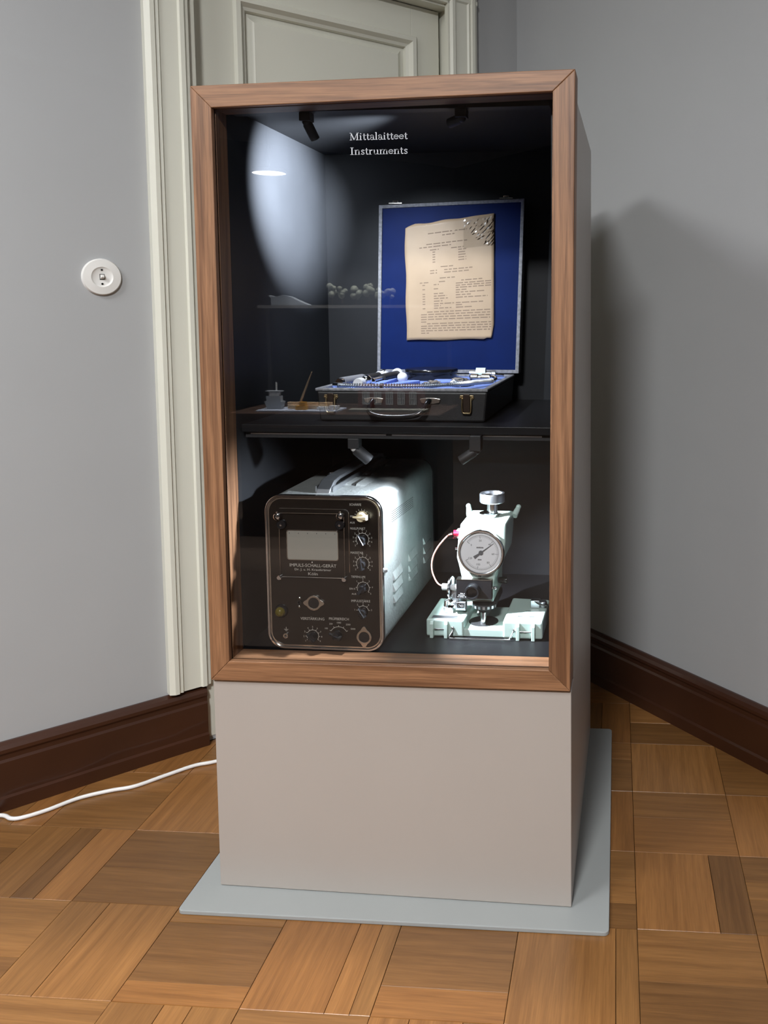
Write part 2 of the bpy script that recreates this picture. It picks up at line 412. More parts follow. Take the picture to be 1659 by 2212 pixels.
# skirting boards: shaped profile (height, thickness)
PROF = [(0.0, 0.0), (0.0, 0.026), (0.030, 0.026), (0.034, 0.020), (0.112, 0.020), (0.118, 0.017), (0.128, 0.017), (0.134, 0.021), (0.142, 0.021), (0.150, 0.016), (H_BB, 0.006), (H_BB, 0.0)]
def skirting(name, fn, t0, t1, label):
    mb = MB(); n = len(PROF)
    vs = [fn(t0, o, z) for z, o in PROF] + [fn(t1, o, z) for z, o in PROF]
    mb.add(vs, [list(range(n)), list(range(2 * n - 1, n - 1, -1))] + [(k, (k + 1) % n, n + (k + 1) % n, n + k) for k in range(n)])
    return structure(mb.build(name, M_base), label)
skirting('baseboard_left', lpt, T_END, 0.781, 'dark brown moulded wooden baseboard under the door casing')
skirting('baseboard_right', rpt, 0.03, LEN_R, 'dark brown moulded wooden baseboard along the right wall')

# door casing (stands on the baseboard on the hinge side), jamb and leaf
CAS = [(0.0, 0.0), (0.0, 0.022), (0.012, 0.030), (0.022, 0.030), (0.025, 0.024), (0.032, 0.026), (0.036, 0.020), (0.078, 0.020), (0.082, 0.026), (0.092, 0.026), (0.098, 0.018), (0.104, 0.018), (0.104, 0.0)]
CW = 0.104
def casing_bar(mb, flip, t0, z0, z1):
    n = len(CAS); f = (lambda u: t0 + u) if not flip else (lambda u: t0 + CW - u)
    vs = [lpt(f(u), o, z0) for u, o in CAS] + [lpt(f(u), o, z1) for u, o in CAS]
    mb.add(vs, [list(range(n)), list(range(2 * n - 1, n - 1, -1))] + [(k, (k + 1) % n, n + (k + 1) % n, n + k) for k in range(n)])
trim = structure(bpy.data.objects.new('trim_1', None), 'cream painted moulded door casing'); COL.objects.link(trim)
mb = MB(); casing_bar(mb, False, 0.688, H_BB + 0.006, DTOP + 0.10); mb.build('casing_upright', M_door, trim)
mb = MB(); casing_bar(mb, True, 1.560, 0.0, DTOP + 0.10); mb.build('casing_upright', M_door, trim)
mb = MB(); n = len(CAS)
vs = [lpt(0.688, o, DTOP + 0.09 - u + 0.01) for u, o in CAS] + [lpt(1.664, o, DTOP + 0.09 - u + 0.01) for u, o in CAS]
mb.add(vs, [list(range(n)), list(range(2 * n - 1, n - 1, -1))] + [(k, (k + 1) % n, n + (k + 1) % n, n + k) for k in range(n)]); mb.build('casing_head', M_door, trim)
mb = MB(); lbox(mb, 0.786, 0.812, -0.13, 0.002, 0.012, DTOP + .01); lbox(mb, 1.578, 1.60, -0.13, 0.002, 0.012, DTOP + .01); lbox(mb, 0.786, 1.60, -0.13, 0.002, DTOP - 0.012, DTOP + 0.02)
mb.build('jamb', M_door, trim)
mb = MB(); lbox(mb, 0.786, 1.60, -0.13, -0.005, 0.0, 0.014); mb.build('threshold', M_base, trim)

door = structure(bpy.data.objects.new('door_1', None), 'cream panelled door behind the display cabinet'); COL.objects.link(door)
DF = D_OFF + 0.04                                  # front plane of the leaf
dl, dr, db, dt = 0.8165, 1.566, 0.02, 2.060
pl_, pr_ = 0.945, 1.468                             # panel opening
def leafbox(name, a, b, z0, z1): mb = MB(); lbox(mb, a, b, D_OFF, DF, z0, z1); return mb.build(name, M_door, door, bevel=0.0015)
leafbox('stile', dl, pl_, db, dt); leafbox('stile', pr_, dr, db, dt)
leafbox('rail', pl_, pr_, 1.952, dt); leafbox('rail', pl_, pr_, 0.86, 1.02); leafbox('rail', pl_, pr_, db, 0.24)
for z0, z1 in ((1.02, 1.952), (0.24, 0.86)):
    mb = MB(); lbox(mb, pl_, pr_, D_OFF + 0.008, DF - 0.020, z0, z1); panel = mb.build('panel', M_door, door)
    mb = MB(); q = 0.042
    o = [lpt(pl_ + 0.028, DF - 0.020, z0 + 0.028), lpt(pr_ - 0.028, DF - 0.020, z0 + 0.028), lpt(pr_ - 0.028, DF - 0.020, z1 - 0.028), lpt(pl_ + 0.028, DF - 0.020, z1 - 0.028)]
    i_ = [lpt(pl_ + 0.028 + 0.014, DF - 0.009, z0 + q), lpt(pr_ - q, DF - 0.009, z0 + q), lpt(pr_ - q, DF - 0.009, z1 - q), lpt(pl_ + q, DF - 0.009, z1 - q)]
    mb.add(o + i_, [(0, 1, 5, 4), (1, 2, 6, 5), (2, 3, 7, 6), (3, 0, 4, 7), (4, 5, 6, 7)]); mb.build('raised_field', M_door, panel)
    mb = MB()                                       # bolection moulding around the panel
    def ring(a, o1): return [lpt(pl_ + a, o1, z0 + a), lpt(pr_ - a, o1, z0 + a), lpt(pr_ - a, o1, z1 - a), lpt(pl_ + a, o1, z1 - a)]
    rs = [ring(-0.018, DF), ring(-0.012, DF + 0.010), ring(0.0, DF + 0.010), ring(0.008, DF - 0.004), ring(0.016, DF - 0.008), ring(0.018, DF - 0.020)]
    for A2, B2 in zip(rs, rs[1:]):
        mb.add(A2 + B2, [(0, 1, 5, 4), (1, 2, 6, 5), (2, 3, 7, 6), (3, 0, 4, 7)])
    mb.build('moulding', M_door, panel)
mb = MB(); lbox(mb, 0.8128, 0.8163, D_OFF, DF - 0.012, 0.02, 2.06); lbox(mb, 1.5662, 1.5778, D_OFF, DF - 0.02, 0.02, 2.06); mb.build('gap', M_gap, door)

# light switch on the left wall
sw = thing('light_switch', lpt(0.5765, 0.0, 1.2205), 'round white wall switch with a small toggle on the grey wall', 'switch')
LNn = (LN.x, LN.y, 0)
mb = MB(); c0 = lpt(0.5765, 0.0, 1.2205)
mb.lathe([(0, 0), (0.0435, 0.0), (0.0435, 0.004), (0.041, 0.0085), (0.024, 0.0105), (0.0215, 0.0085), (0.0195, 0.0075), (0, 0.0075)], c0, LNn, 48); mb.build('cover_plate', M_white, sw, smooth=True)
def on_sw(du, dv, off): return Vector(c0) + LD * du + Vector((0, 0, dv)) + LN * off
mb = MB(); a_, b_ = 0.0052, 0.0068
mb.hexa([on_sw(-a_, -b_, .0076), on_sw(a_, -b_, .0076), on_sw(a_, -b_, .0082), on_sw(-a_, -b_, .0082), on_sw(-a_, b_, .0076), on_sw(a_, b_, .0076), on_sw(a_, b_, .0082), on_sw(-a_, b_, .0082)]); mb.build('toggle_slot', M_gap, sw)
mb = MB(); a_, b_ = 0.004, 0.0055
mb.hexa([on_sw(-a_, -b_, .0076), on_sw(a_, -b_, .0076), on_sw(a_ * .8, -b_ * .2, .017), on_sw(-a_ * .8, -b_ * .2, .017), on_sw(-a_, b_, .0076), on_sw(a_, b_, .0076), on_sw(a_ * .8, b_ * .9, .015), on_sw(-a_ * .8, b_ * .9, .015)]); mb.build('toggle', M_white, sw, bevel=.0006)
for dv in (0.0165, -0.0165):
    mb = MB(); mb.cyl(on_sw(0, dv, .0074), on_sw(0, dv, .0086), .0024, n=14); mb.build('screw_hole', M_gap, sw)

# mains cable on the floor
mb = MB()
mb.tube(spline([(-0.40, 0.60, .0046), (-0.48, 0.53, .0046), (-0.587, 0.458, .0046), (-0.631, 0.434, .0046), (-0.677, 0.386, .0046), (-0.727, 0.332, .0046), (-0.772, 0.310, .0046), (-0.828, 0.273, .0046), (-0.869, 0.222, .0046), (-0.905, 0.190, .0046), (-0.928, 0.184, .0046), (-0.96, 0.193, .0046), (-1.02, 0.17, .0046), (-1.10, 0.08, .0046), (-1.16, -.02, .0046)], 8), 0.0045, 10)
tag(mb.build('power_cable', M_cord, smooth=True), 'white power cable trailing over the parquet from behind the cabinet', 'cable')

# ------------------------------------------------------------------ display cabinet
cab = thing('display_cabinet', (0, 0.32, 0), 'tall grey museum display cabinet with an oak framed glass front', 'cabinet')
PZ = 0.0084
CX0, CX1, CYF, CYB = -0.3487, 0.3463, 0.0084, 0.699
# base plate, turned a little against the plinth
pa, pcx, pfy, pw, pd = 0.0202, 0.0112, -0.0577, 0.8166, 0.7568
def plt(u, v): c, s = math.cos(pa), math.sin(pa); return (pcx + c * u - s * v, pfy + s * u + c * v)
mb = MB(); mb.prism([plt(u, v) for u, v in rrect(-pw / 2, pw / 2, 0, pd, 0.010, 6)], 'xy', 0.0, PZ); mb.build('base_plate', M_plate, cab, bevel=0.0015)
mb = MB(); mb.box(CX0, CX1, CYF, CYB, PZ + 0.001, 0.4335); mb.build('plinth', M_case, cab, bevel=0.0015)
for nm, x0, x1 in (('side_panel', CX0, CX0 + 0.016), ('side_panel', CX1 - 0.016, CX1)):
    mb = MB(); mb.box(x0, x1, 0.060, CYB, 0.434, 1.545); mb.build(nm, M_case, cab, bevel=0.001)
mb = MB(); mb.box(CX0 + .016, CX1 - .016, 0.06, CYB, 1.531, 1.545); mb.build('top_panel', M_case, cab)
mb = MB(); mb.box(CX0 + .016, CX1 - .016, CYB - .012, CYB, 0.434, 1.531); mb.build('back_panel', M_case, cab)
# mitred oak frame
OUT = [(-0.3504, 1.5494), (0.3548, 1.5602), (0.3447, 0.4366), (-0.3494, 0.4309)]
INN = [(-0.3112, 1.5097), (0.3149, 1.5229), (0.3048, 0.4757), (-0.3114, 0.4700)]
def framepiece(k, y0, y1, OUT=OUT, INN=INN):
    a, b = OUT[k], OUT[(k + 1) % 4]; d, c = INN[k], INN[(k + 1) % 4]
    return MB().prism([a, b, c, d], 'xz', y0, y1)
for k, nm in ((0, 'frame_rail'), (1, 'frame_stile'), (2, 'frame_rail'), (3, 'frame_stile')):
    o = framepiece(k, 0.0, 0.0125).build(nm, M_oak['X' if k % 2 == 0 else 'Z'], cab, bevel=0.0015, seg=2)
    framepiece(k, 0.0165, 0.060).build('frame_liner', M_oak['X' if k % 2 == 0 else 'Z'], o, bevel=0.001)
gi = [(INN[0][0] - .004, INN[0][1] + .004), (INN[1][0] + .004, INN[1][1] + .004), (INN[2][0] + .004, INN[2][1] - .004), (INN[3][0] - .004, INN[3][1] - .004)]
go = [(p[0] * .99, 1 + (p[1] - 1) * .99) for p in OUT]
mb = MB(); mb.ringprism(go, gi, 'xz', 0.0126, 0.0164); mb.build('glass_gap', M_gap, cab)  # near-black strip standing in for the shade in the gap around the pane
gl = [(p[0] * 1.004, 1 + (p[1] - 1) * 1.004) for p in gi]
mb = MB(); mb.prism(gl, 'xz', 0.0130, 0.0160); pane = mb.build('glass_pane', M_glass, cab)

# serif lettering on the glass, drawn stroke by stroke
TH, TK = 0.09, 0.038
def G(ch):
    """strokes of one letter: (points, width) in em units, and its advance"""
    ser = lambda x, z, w_=0.2: ([(x - w_ / 2, z), (x + w_ / 2, z)], 0.036)
    if ch == 'M': return [([(.10, .02), (.10, .64)], TK), ([(.10, .64), (.37, .02)], TH), ([(.37, .02), (.62, .64)], TK), ([(.64, .02), (.64, .64)], TH), ser(.10, .018), ser(.64, .018, .24), ser(.07, .642, .16), ser(.66, .642, .18)], .80
    if ch == 'I': return [([(.16, .02), (.16, .64)], .10), ser(.16, .018, .28), ser(.16, .642, .28)], .36
    if ch == 'i': return [([(.12, .02), (.12, .42)], .088), ser(.12, .018, .22), ([(.04, .405), (.12, .42)], .034), ([(.09, .575), (.17, .575)], .085)], .28
    if ch == 'l': return [([(.12, .02), (.12, .68)], .088), ser(.12, .018, .22), ([(.03, .665), (.12, .68)], .034)], .27
    if ch == 't': return [([(.13, .56), (.13, .10), (.17, .03), (.27, .045)], .08), ([(.02, .42), (.27, .42)], .036)], .31
    if ch == 'a': return [(arc(.17, .30, .125, 165, 0, 8) + [(.295, .06), (.38, .03)], .08), (arc(.17, .125, .115, 80, 330, 10), .062)], .42
    if ch == 'e': return [(arc(.215, .225, .175, 0, 320, 16), .072), ([(.05, .235), (.38, .235)], .034)], .44
    if ch == 'n': return [([(.12, .02), (.12, .42)], .088), ser(.12, .018, .2), ([(.03, .405), (.12, .42)], .034), ([(.14, .33)] + arc(.28, .30, .12, 120, 0, 8) + [(.40, .02)], .08), ser(.40, .018, .2)], .54
    if ch == 'm': return [([(.12, .02), (.12, .42)], .088), ser(.12, .018, .2), ([(.03, .405), (.12, .42)], .034), ([(.14, .33)] + arc(.27, .30, .11, 120, 0, 8) + [(.38, .02)], .08), ser(.38, .018, .2), ([(.40, .33)] + arc(.53, .30, .11, 120, 0, 8) + [(.64, .02)], .08), ser(.64, .018, .2)], .78
    if ch == 'u': return [([(.12, .42), (.12, .14)] + arc(.24, .15, .12, 180, 310, 8) + [(.40, .14)], .078), ([(.40, .42), (.40, .02)], .088), ([(.40, .018), (.50, .018)], .036), ([(.03, .405), (.12, .42)], .034), ([(.31, .405), (.40, .42)], .034)], .54
    if ch == 'r': return [([(.12, .02), (.12, .42)], .088), ser(.12, .018, .22), ([(.03, .405), (.12, .42)], .034), ([(.15, .31), (.22, .395), (.32, .395)], .07)], .37
    if ch == 's': return [([(.31, .36), (.25, .41), (.15, .41), (.08, .34), (.13, .26), (.26, .19), (.31, .11), (.25, .04), (.14, .03), (.06, .09)], .068)], .38
    return [], .25
def serif_line(mb, s, x0, z0, size, width, y):
    total = sum(G(c)[1] for c in s); kx = width / total; kz = size; cur = 0
    for c in s:
        st, adv = G(c)
        for pts, wd in st:
            P2 = [Vector((x0 + (cur + p[0]) * kx, z0 + p[1] * kz)) for p in pts]; hw = wd * (kx + kz) / 4
            for i in range(len(P2) - 1):
                d = (P2[i + 1] - P2[i]);
                if d.length < 1e-9: continue
                d.normalize(); e = d * (hw * .35 if len(P2) > 2 else 0); nn = Vector((-d.y, d.x)) * hw
                q = [P2[i] - e + nn, P2[i] - e - nn, P2[i + 1] + e - nn, P2[i + 1] + e + nn]
                mb.add([(p.x, y, p.y) for p in q], [(0, 1, 2, 3)])
        cur += adv
for wd_, zz in (('Mittalaitteet', 1.4485), ('Instruments', 1.4225)):
    mb = MB(); serif_line(mb, wd_, -0.0565, zz, 0.0195, 0.1075, 0.01285); mb.build('lettering', M_print, pane, flat=True)['label'] = 'white serif lettering reading ' + wd_

# black lining
IX0, IX1, IY, IZ0, IZ1 = -0.3112, 0.3060, 0.575, 0.4715, 1.5260
def lining(name, *b): return MB().box(*b).build(name, M_black, cab)
lining('lining_back', IX0, IX1, IY, IY + .01, IZ0, IZ1)
lining('lining_side', IX0 - .012, IX0, 0.0605, IY, IZ0, IZ1); lining('lining_side', IX1, IX1 + .012, 0.0605, IY, IZ0, IZ1)
lining('lining_ceiling', IX0 - .012, IX1 + .012, 0.0605, IY + .01, IZ1, IZ1 + .004)
MB().box(IX0 - .012, IX1 + .012, 0.0605, IY + .01, IZ0 - .02, IZ0).build('lining_floor', M_blackfloor, cab)
ZS = 0.917
mb = MB(); mb.box(IX0 + .0005, IX1 - .0005, 0.080, IY - .0005, ZS - .015, ZS); shelf = mb.build('shelf', M_blackfloor, cab, bevel=.0008)
mb = MB(); mb.box(IX0 + .004, IX1 - .004, 0.090, 0.118, ZS - .027, ZS - .0152); rail = mb.build('light_rail', M_blackmatt, shelf)
for x0, x1 in ((-0.296, -0.022), (-0.010, 0.284), (0.302, 0.305)):
    mb = MB(); mb.box(x0, x1, 0.0885, 0.0905, ZS - .0205, ZS - .0180); mb.build('rail_edge', M_rail, shelf)
mb = MB(); mb.box(IX0 + .004, IX1 - .004, 0.066, 0.094, IZ1 - .012, IZ1 - .0005); mb.build('light_rail', M_blackmatt, cab)

# small black spotlights on the rails; each carries its own lamp
def spotlight(base, aim, watts, cone, blend, label, head=0.034, r=0.0095, drop=0.016, size=0.006, collar=False):
    base = Vector(base); aim = Vector(aim)
    t = thing('spotlight', base, label, 'spotlight', 'cabinet spotlights')
    MB().box(base.x - .011, base.x + .011, base.y - .011, base.y + .011, base.z - drop, base.z).build('mount', M_blackmatt, t, bevel=.0015)
    p = base + Vector((0, 0, -drop)); d = (aim - p).normalized()
    mb = MB(); mb.sphere(p, .0085, 14); mb.build('joint', M_white if collar else M_blackmatt, t, smooth=True)
    a = p + d * .002; b = a + d * head
    mb = MB(); mb.lathe([(0, 0), (r * .8, .0), (r, .004), (r, head), (r * .86, head), (r * .80, head - .004), (0, head - .004)], a, d, 20); mb.build('head', M_blackmatt, t, smooth=True)
    mb = MB(); mb.lathe([(0, head - .0036), (r * .78, head - .0036)], a, d, 20); mb.build('lens', M_lens, t)
    ld = bpy.data.lights.new('spotlight_lamp', 'SPOT'); ld.energy = watts; ld.color = SPOT_TINT; ld.spot_size = math.radians(cone); ld.spot_blend = blend; ld.shadow_soft_size = size
    lo = bpy.data.objects.new('spotlight_lamp', ld); COL.objects.link(lo)
    lo.location = b + d * .0075 - base; lo.rotation_euler = d.to_track_quat('-Z', 'Y').to_euler(); lo.parent = t
    return t
spotlight((-0.163, 0.080, IZ1 - .012), (-0.06, 0.40, 1.10), 24.0, 96, 1.0, 'black spotlight under the cabinet ceiling, over the white lettering, nearer the door', collar=False)
spotlight((0.136, 0.080, IZ1 - .012), (-0.311, 0.335, 1.395), 450.0, 50, 1.0, 'black spotlight under the cabinet ceiling nearer the plain right wall', head=.028)
spotlight((0.158, 0.078, ZS - .0155), (-0.25, 0.070, 0.60), 32.0, 84, 1.0, 'black spotlight under the shelf above the dial instrument', head=.034, drop=.030)
spotlight((-0.088, 0.098, ZS - .027), (0.15, 0.21, 0.62), 80.0, 76, 0.9, 'black spotlight with white joint under the shelf above the silver instrument', head=.036, drop=.020, r=.0115, collar=True)

# ------------------------------------------------------------------ ultrasonic test set (silver case, black front panel)
usx = thing('ultrasonic_test_set', (-0.143, 0.275, IZ0), 'long silver electronic test instrument with black control panel and screen', 'instrument')
K = 1.0073
def sp(X, Z): return (0.4605 + (X - 0.4605) * K, 1.143 + (Z - 1.143) * K)
UX0, UX1 = -0.2607, -0.0250; UZ0, UZ1 = IZ0 + .0006, 0.7815; UYF, UYB, UP = 0.0615, 0.488, 0.0655
def ur(d, r): return rrect(UX0 + d, UX1 - d, UZ0 + d, UZ1 - d, r, 10)
MB().prism(ur(.0012, .033), 'xz', 0.068, UYB - .006).build('body', M_silver, usx, smooth=True)
mb = MB(); mb.ringprism(ur(.0, .034), ur(.0055, .0285), 'xz', UYF, .0715); bz = mb.build('bezel', M_chrome, usx, smooth=True, bevel=.0012)
mb = MB(); mb.ringprism(ur(.0058, .0282), ur(.0085, .0255), 'xz', UYF + .0025, .067); mb.build('bezel_lip', M_nickel, bz, smooth=True)
mb = MB(); mb.ringprism(ur(.0, .034), ur(.006, .028), 'xz', UYB - .008, UYB); mb.build('rear_rim', M_blackmatt, usx, smooth=True, bevel=.001)
mb = MB(); mb.prism(ur(.007, .027), 'xz', UP, UP + .004); panel = mb.build('control_panel', M_panel, usx)
YP = UP - .0003
# hood frame around the screen: chrome wire frame held by four posts
f0, f1 = sp(-0.2262, 0.749), sp(-0.0965, 0.6222)
mb = MB(); mb.tube([(f0[0], UP - .004, f0[1]), (f1[0], UP - .004, f0[1]), (f1[0], UP - .004, f1[1]), (f0[0], UP - .004, f1[1])], .0011, 8, closed=True); hood = mb.build('screen_frame', M_nickel, usx, smooth=True)
for (x, z), rr in ((sp(-.2276, .7425), .0068), (sp(-.1020, .7455), .0066), (f0[0:1] + (f1[1],), .0046), ((f1[0], f1[1]), .0046)):
    mb = MB(); mb.lathe([(0, 0), (rr * .7, 0), (rr * .7, .006), (rr, .0065), (rr, .0125), (rr * .8, .0135), (0, .0135)], (x, UP, z), (0, -1, 0), 18)
    if rr > .006: mb.cyl((x, UP - .010, z), (x, UP - .010, z + .0105), .0022, n=10)
    mb.build('post', M_chrome, hood, smooth=True)
l0, l1 = sp(-.2265, .757), sp(-.0884, .633)
pts = [(l0[0], l0[1]), (l1[0] - .008, l0[1])] + arc(l1[0] - .008, l0[1] - .008, .008, 90, 0, 6) + [(l1[0], l1[1])]
mb = MB(); mb.tube([(u, UP - .0004, v) for u, v in pts], .0007, 6); mb.build('border_line', M_nickel, panel)
s0, s1 = sp(-.2118, .7139), sp(-.1106, .6567)
scr = MB().prism(rrect(s0[0], s1[0], s1[1], s0[1], .0045, 5), 'xz', UP - .0012, UP + .001).build('screen', M_screen, usx)
mb = MB(); mb.ringprism(rrect(s0[0] - .0012, s1[0] + .0012, s1[1] - .0012, s0[1] + .0012, .005, 5), rrect(s0[0], s1[0], s1[1], s0[1], .0045, 5), 'xz', UP - .0022, UP); mb.build('screen_edge', M_nickel, scr)
mb = MB()
for k in range(6): mb.box(s0[0] + .004 + k * .0184, s0[0] + .0052 + k * .0184, UP - .0016, UP - .0012, s0[1] - .0062, s0[1] - .0045)
mb.build('scale_marks', M_ink, scr)
for X, Z in ((-.2217, .7256), (-.1045, .7274)):
    x, z = sp(X, Z); mb = MB(); mb.lathe([(0, 0), (.0098, 0), (.0098, .005), (.0085, .007), (0, .007)], (x, UP, z), (0, -1, 0), 20)
    kb = mb.build('knurled_knob', M_knob, usx, smooth=True)
    mb = MB(); mb.lathe([(0, .007), (.0026, .007), (.0022, .0085), (0, .0088)], (x, UP, z), (0, -1, 0), 12); mb.build('screw', M_chrome, kb, smooth=True)
x, z = sp(-.1632, .6512); mb = MB(); mb.sphere((x, UP - .001, z), .0022, 12); mb.build('screw', M_chrome, usx, smooth=True)

# printed lettering of the panel
mb = MB()
def T(s, X, Z, h, wd=None, al='CENTER'): x, z = sp(X, Z); m_ = MB(); m_.text(s, x, YP, z, h, wd, al); m_.build('lettering', M_engrave, panel, flat=True)
T('IMPULS-SCHALL-GERÄT', -.1618, .6449, .0062, .0945); T('Dr. J. u. H. Krautkrämer', -.1620, .6366, .0044, .0740); T('Köln', -.1622, .6282, .0056, .0192)
T('SCHÄRFE', -.0745, .7671, .0044, .0235); T('EIN', -.0817, .7441, .0034);  T('AUS', -.0812, .7316, .0038)
T('NULLPUNKT', -.0705, .7203, .0044, .0300); T('MASSSTAB', -.0735, .6725, .0044, .0250); T('TIEFENLUPE', -.0716, .6248, .0042, .0285); T('IMPULSSTÄRKE', -.0676, .5768, .0046, .0380)
T('VERSTÄRKUNG', -.1656, .5383, .0054, .0485); T('PRÜFBEREICH', -.1122, .5396, .0052, .0400)
T('EIN 0', -.0838, .6008, .0036); T('AUS', -.0809, .5906, .0036)
T('100', -.1379, .5199, .0033); T('250', -.1286, .5293, .0033); T('1000', -.1122, .5321, .0033); T('2500', -.0938, .5289, .0033); T('5000', -.0842, .5205, .0033)
def dial_marks(X, Z, r, a0, a1, n, nums=None, ring=True, rn=None):
    x, z = sp(X, Z); wd = .00045; mb = MB()
    if ring:
        P2 = arc(x, z, r, a0, a1, 26)
        for p, q in zip(P2, P2[1:]):
            d = Vector((q[0] - p[0], q[1] - p[1])).normalized(); nn = Vector((-d.y, d.x)) * wd
            mb.add([(p[0] + nn.x, YP, p[1] + nn.y), (p[0] - nn.x, YP, p[1] - nn.y), (q[0] - nn.x, YP, q[1] - nn.y), (q[0] + nn.x, YP, q[1] + nn.y)], [(0, 1, 2, 3)])
    for k in range(n):
        a = math.radians(a0 + (a1 - a0) * k / (n - 1)); d = Vector((math.cos(a), math.sin(a))); nn = Vector((-d.y, d.x)) * wd
        p = Vector((x, z)) + d * r; q = p + d * .0030
        mb.add([(p.x + nn.x, YP, p.y + nn.y), (p.x - nn.x, YP, p.y - nn.y), (q.x - nn.x, YP, q.y - nn.y), (q.x + nn.x, YP, q.y + nn.y)], [(0, 1, 2, 3)])
        if nums:
            c = Vector((x, z)) + d * (r + (rn or .0062)); mb.text(str(nums[k]), c.x, YP, c.y, .0034)
    mb.build('dial_scale', M_engrave, panel, flat=True)['kind'] = 'stuff'
dial_marks(-.0623, .7446, .0115, 165, 15, 7, ring=False)
dial_marks(-.0617, .6988, .0126, 220, -40, 11, [5, 4, 3, 2, 1, 0, 1, 2, 3, 4, 5])
dial_marks(-.0620, .6513, .0126, 220, -40, 11, [5, 4, 3, 2, 1, 0, 1, 2, 3, 4, 5])
dial_marks(-.0622, .6027, .0122, 218, -36, 7, ['', '', 1, 2, 3, 4, 5])
dial_marks(-.0632, .5563, .0110, 170, 10, 5, [1, 2, 3, 4, 5])
dial_marks(-.1657, .5038, .0120, 215, -35, 9, [1, 2, 3, 4, 5, 6, 7, 8, 9])
dial_marks(-.1130, .5060, .0180, 150, 30, 5)
x, z = sp(-.2193, .5150); mb = MB()
for k, hw in enumerate((.0045, .003, .0015)): mb.box(x - hw, x + hw, YP - .0001, YP, z - k * .0016, z - k * .0016 + .0006)
mb.box(x - .0004, x + .0004, YP - .0001, YP, z, z + .005)
mb.build('earth_sign', M_engrave, panel, flat=True)

def pointer_knob(X, Z, ang, m=M_knob, r=.0094, ln=.0135):
    x, z = sp(X, Z); mb = MB(); mb.lathe([(0, 0), (r, 0), (r, .004), (r * .8, .008), (r * .7, .013), (0, .014)], (x, UP, z), (0, -1, 0), 24)
    k = mb.build('pointer_knob', m, usx, smooth=True)
    a = math.radians(ang); d = Vector((math.cos(a), 0, math.sin(a))); s = Vector((-d.z, 0, d.x)); o = Vector((x, UP - .006, z)); y = Vector((0, -1, 0))
    mb = MB(); w1, w2 = .0052, .0012
    mb.hexa([o - d * ln * .75 - s * w1, o + d * ln - s * w2, o + d * ln + s * w2, o - d * ln * .75 + s * w1,
             o - d * ln * .7 - s * w1 * .6 + y * .012, o + d * ln * .9 - s * w2 * .7 + y * .007, o + d * ln * .9 + s * w2 * .7 + y * .007, o - d * ln * .7 + s * w1 * .6 + y * .012])
    mb.build('pointer', m, k, bevel=.001)
pointer_knob(-.0610, .7440, 178, M_cream, .0112, .0175)
pointer_knob(-.0617, .6985, 118); pointer_knob(-.0620, .6510, 96); pointer_knob(-.0622, .6027, 52); pointer_knob(-.0632, .5550, 122); pointer_knob(-.1650, .5030, 140); pointer_knob(-.1160, .5075, 158, ln=.016)
def oval_socket(X, Z, vert):
    x, z = sp(X, Z); n = 40; P2 = []; a, b = .0218, .0158
    for k in range(n):
        t = 2 * PI * k / n; c, s = math.cos(t), math.sin(t)
        rr = max(.0150, min(a, .0150 / max(1e-6, abs(math.cos(min(abs(t % PI), PI - abs(t % PI)) - math.radians(0)) * .0 + abs(s) * .98 + .60 * abs(c)))))
        u, v = rr * c, rr * s
        P2.append((x + (v if vert else u), z + (u if vert else v)))
    I2 = [(x + .0108 * math.cos(2 * PI * k / n + (PI / 2 if vert else 0)) , z + .0108 * math.sin(2 * PI * k / n + (PI / 2 if vert else 0))) for k in range(n)]
    if vert: P2 = [P2[0]] + P2[:0:-1]
    m2 = MB(); m2.ringprism(P2, I2, 'xz', UP - .0035, UP); so = m2.build('socket', M_nickel, usx, bevel=.0006)
    m2 = MB(); m2.lathe([(0, .001), (.0106, .001), (.0106, .0028), (0, .0028)], (x, UP, z), (0, -1, 0), 24); ins = m2.build('insert', M_knob, so)
oval_socket(-.1613, .5707, False); oval_socket(-.0615, .5059, True)
for X, Z in ((-.1896, .5794), (-.1908, .5624)):
    x, z = sp(X, Z); mb = MB(); mb.sphere((x, UP - .001, z), .0030, 12); mb.build('screw', M_chrome, usx, smooth=True)
x, z = sp(-.1902, .5710); mb = MB(); mb.lathe([(.0028, 0), (.0045, 0), (.0045, .003), (.0028, .003), (.0028, 0)], (x, UP, z), (0, -1, 0), 18); mb.build('jack', M_knob, usx)
x, z = sp(-.2275, .5525); mb = MB(); mb.lathe([(0, 0), (.0135, 0), (.0135, .004), (.0115, .008), (.0105, .009)], (x, UP, z), (0, -1, 0), 24); pl2 = mb.build('pilot_lamp', M_knob, usx, smooth=True)
mb = MB(); mb.lathe([(.0106, .006), (.009, .012), (.005, .0155), (0, .0165)], (x, UP, z), (0, -1, 0), 24); mb.build('lens', M_lampglass, pl2, smooth=True)
x, z = sp(-.2195, .5031); mb = MB(); mb.lathe([(.0026, 0), (.0050, 0), (.0050, .004), (.0026, .004), (.0026, 0)], (x, UP, z), (0, -1, 0), 18); mb.build('earth_socket', M_nickel, usx, smooth=True)
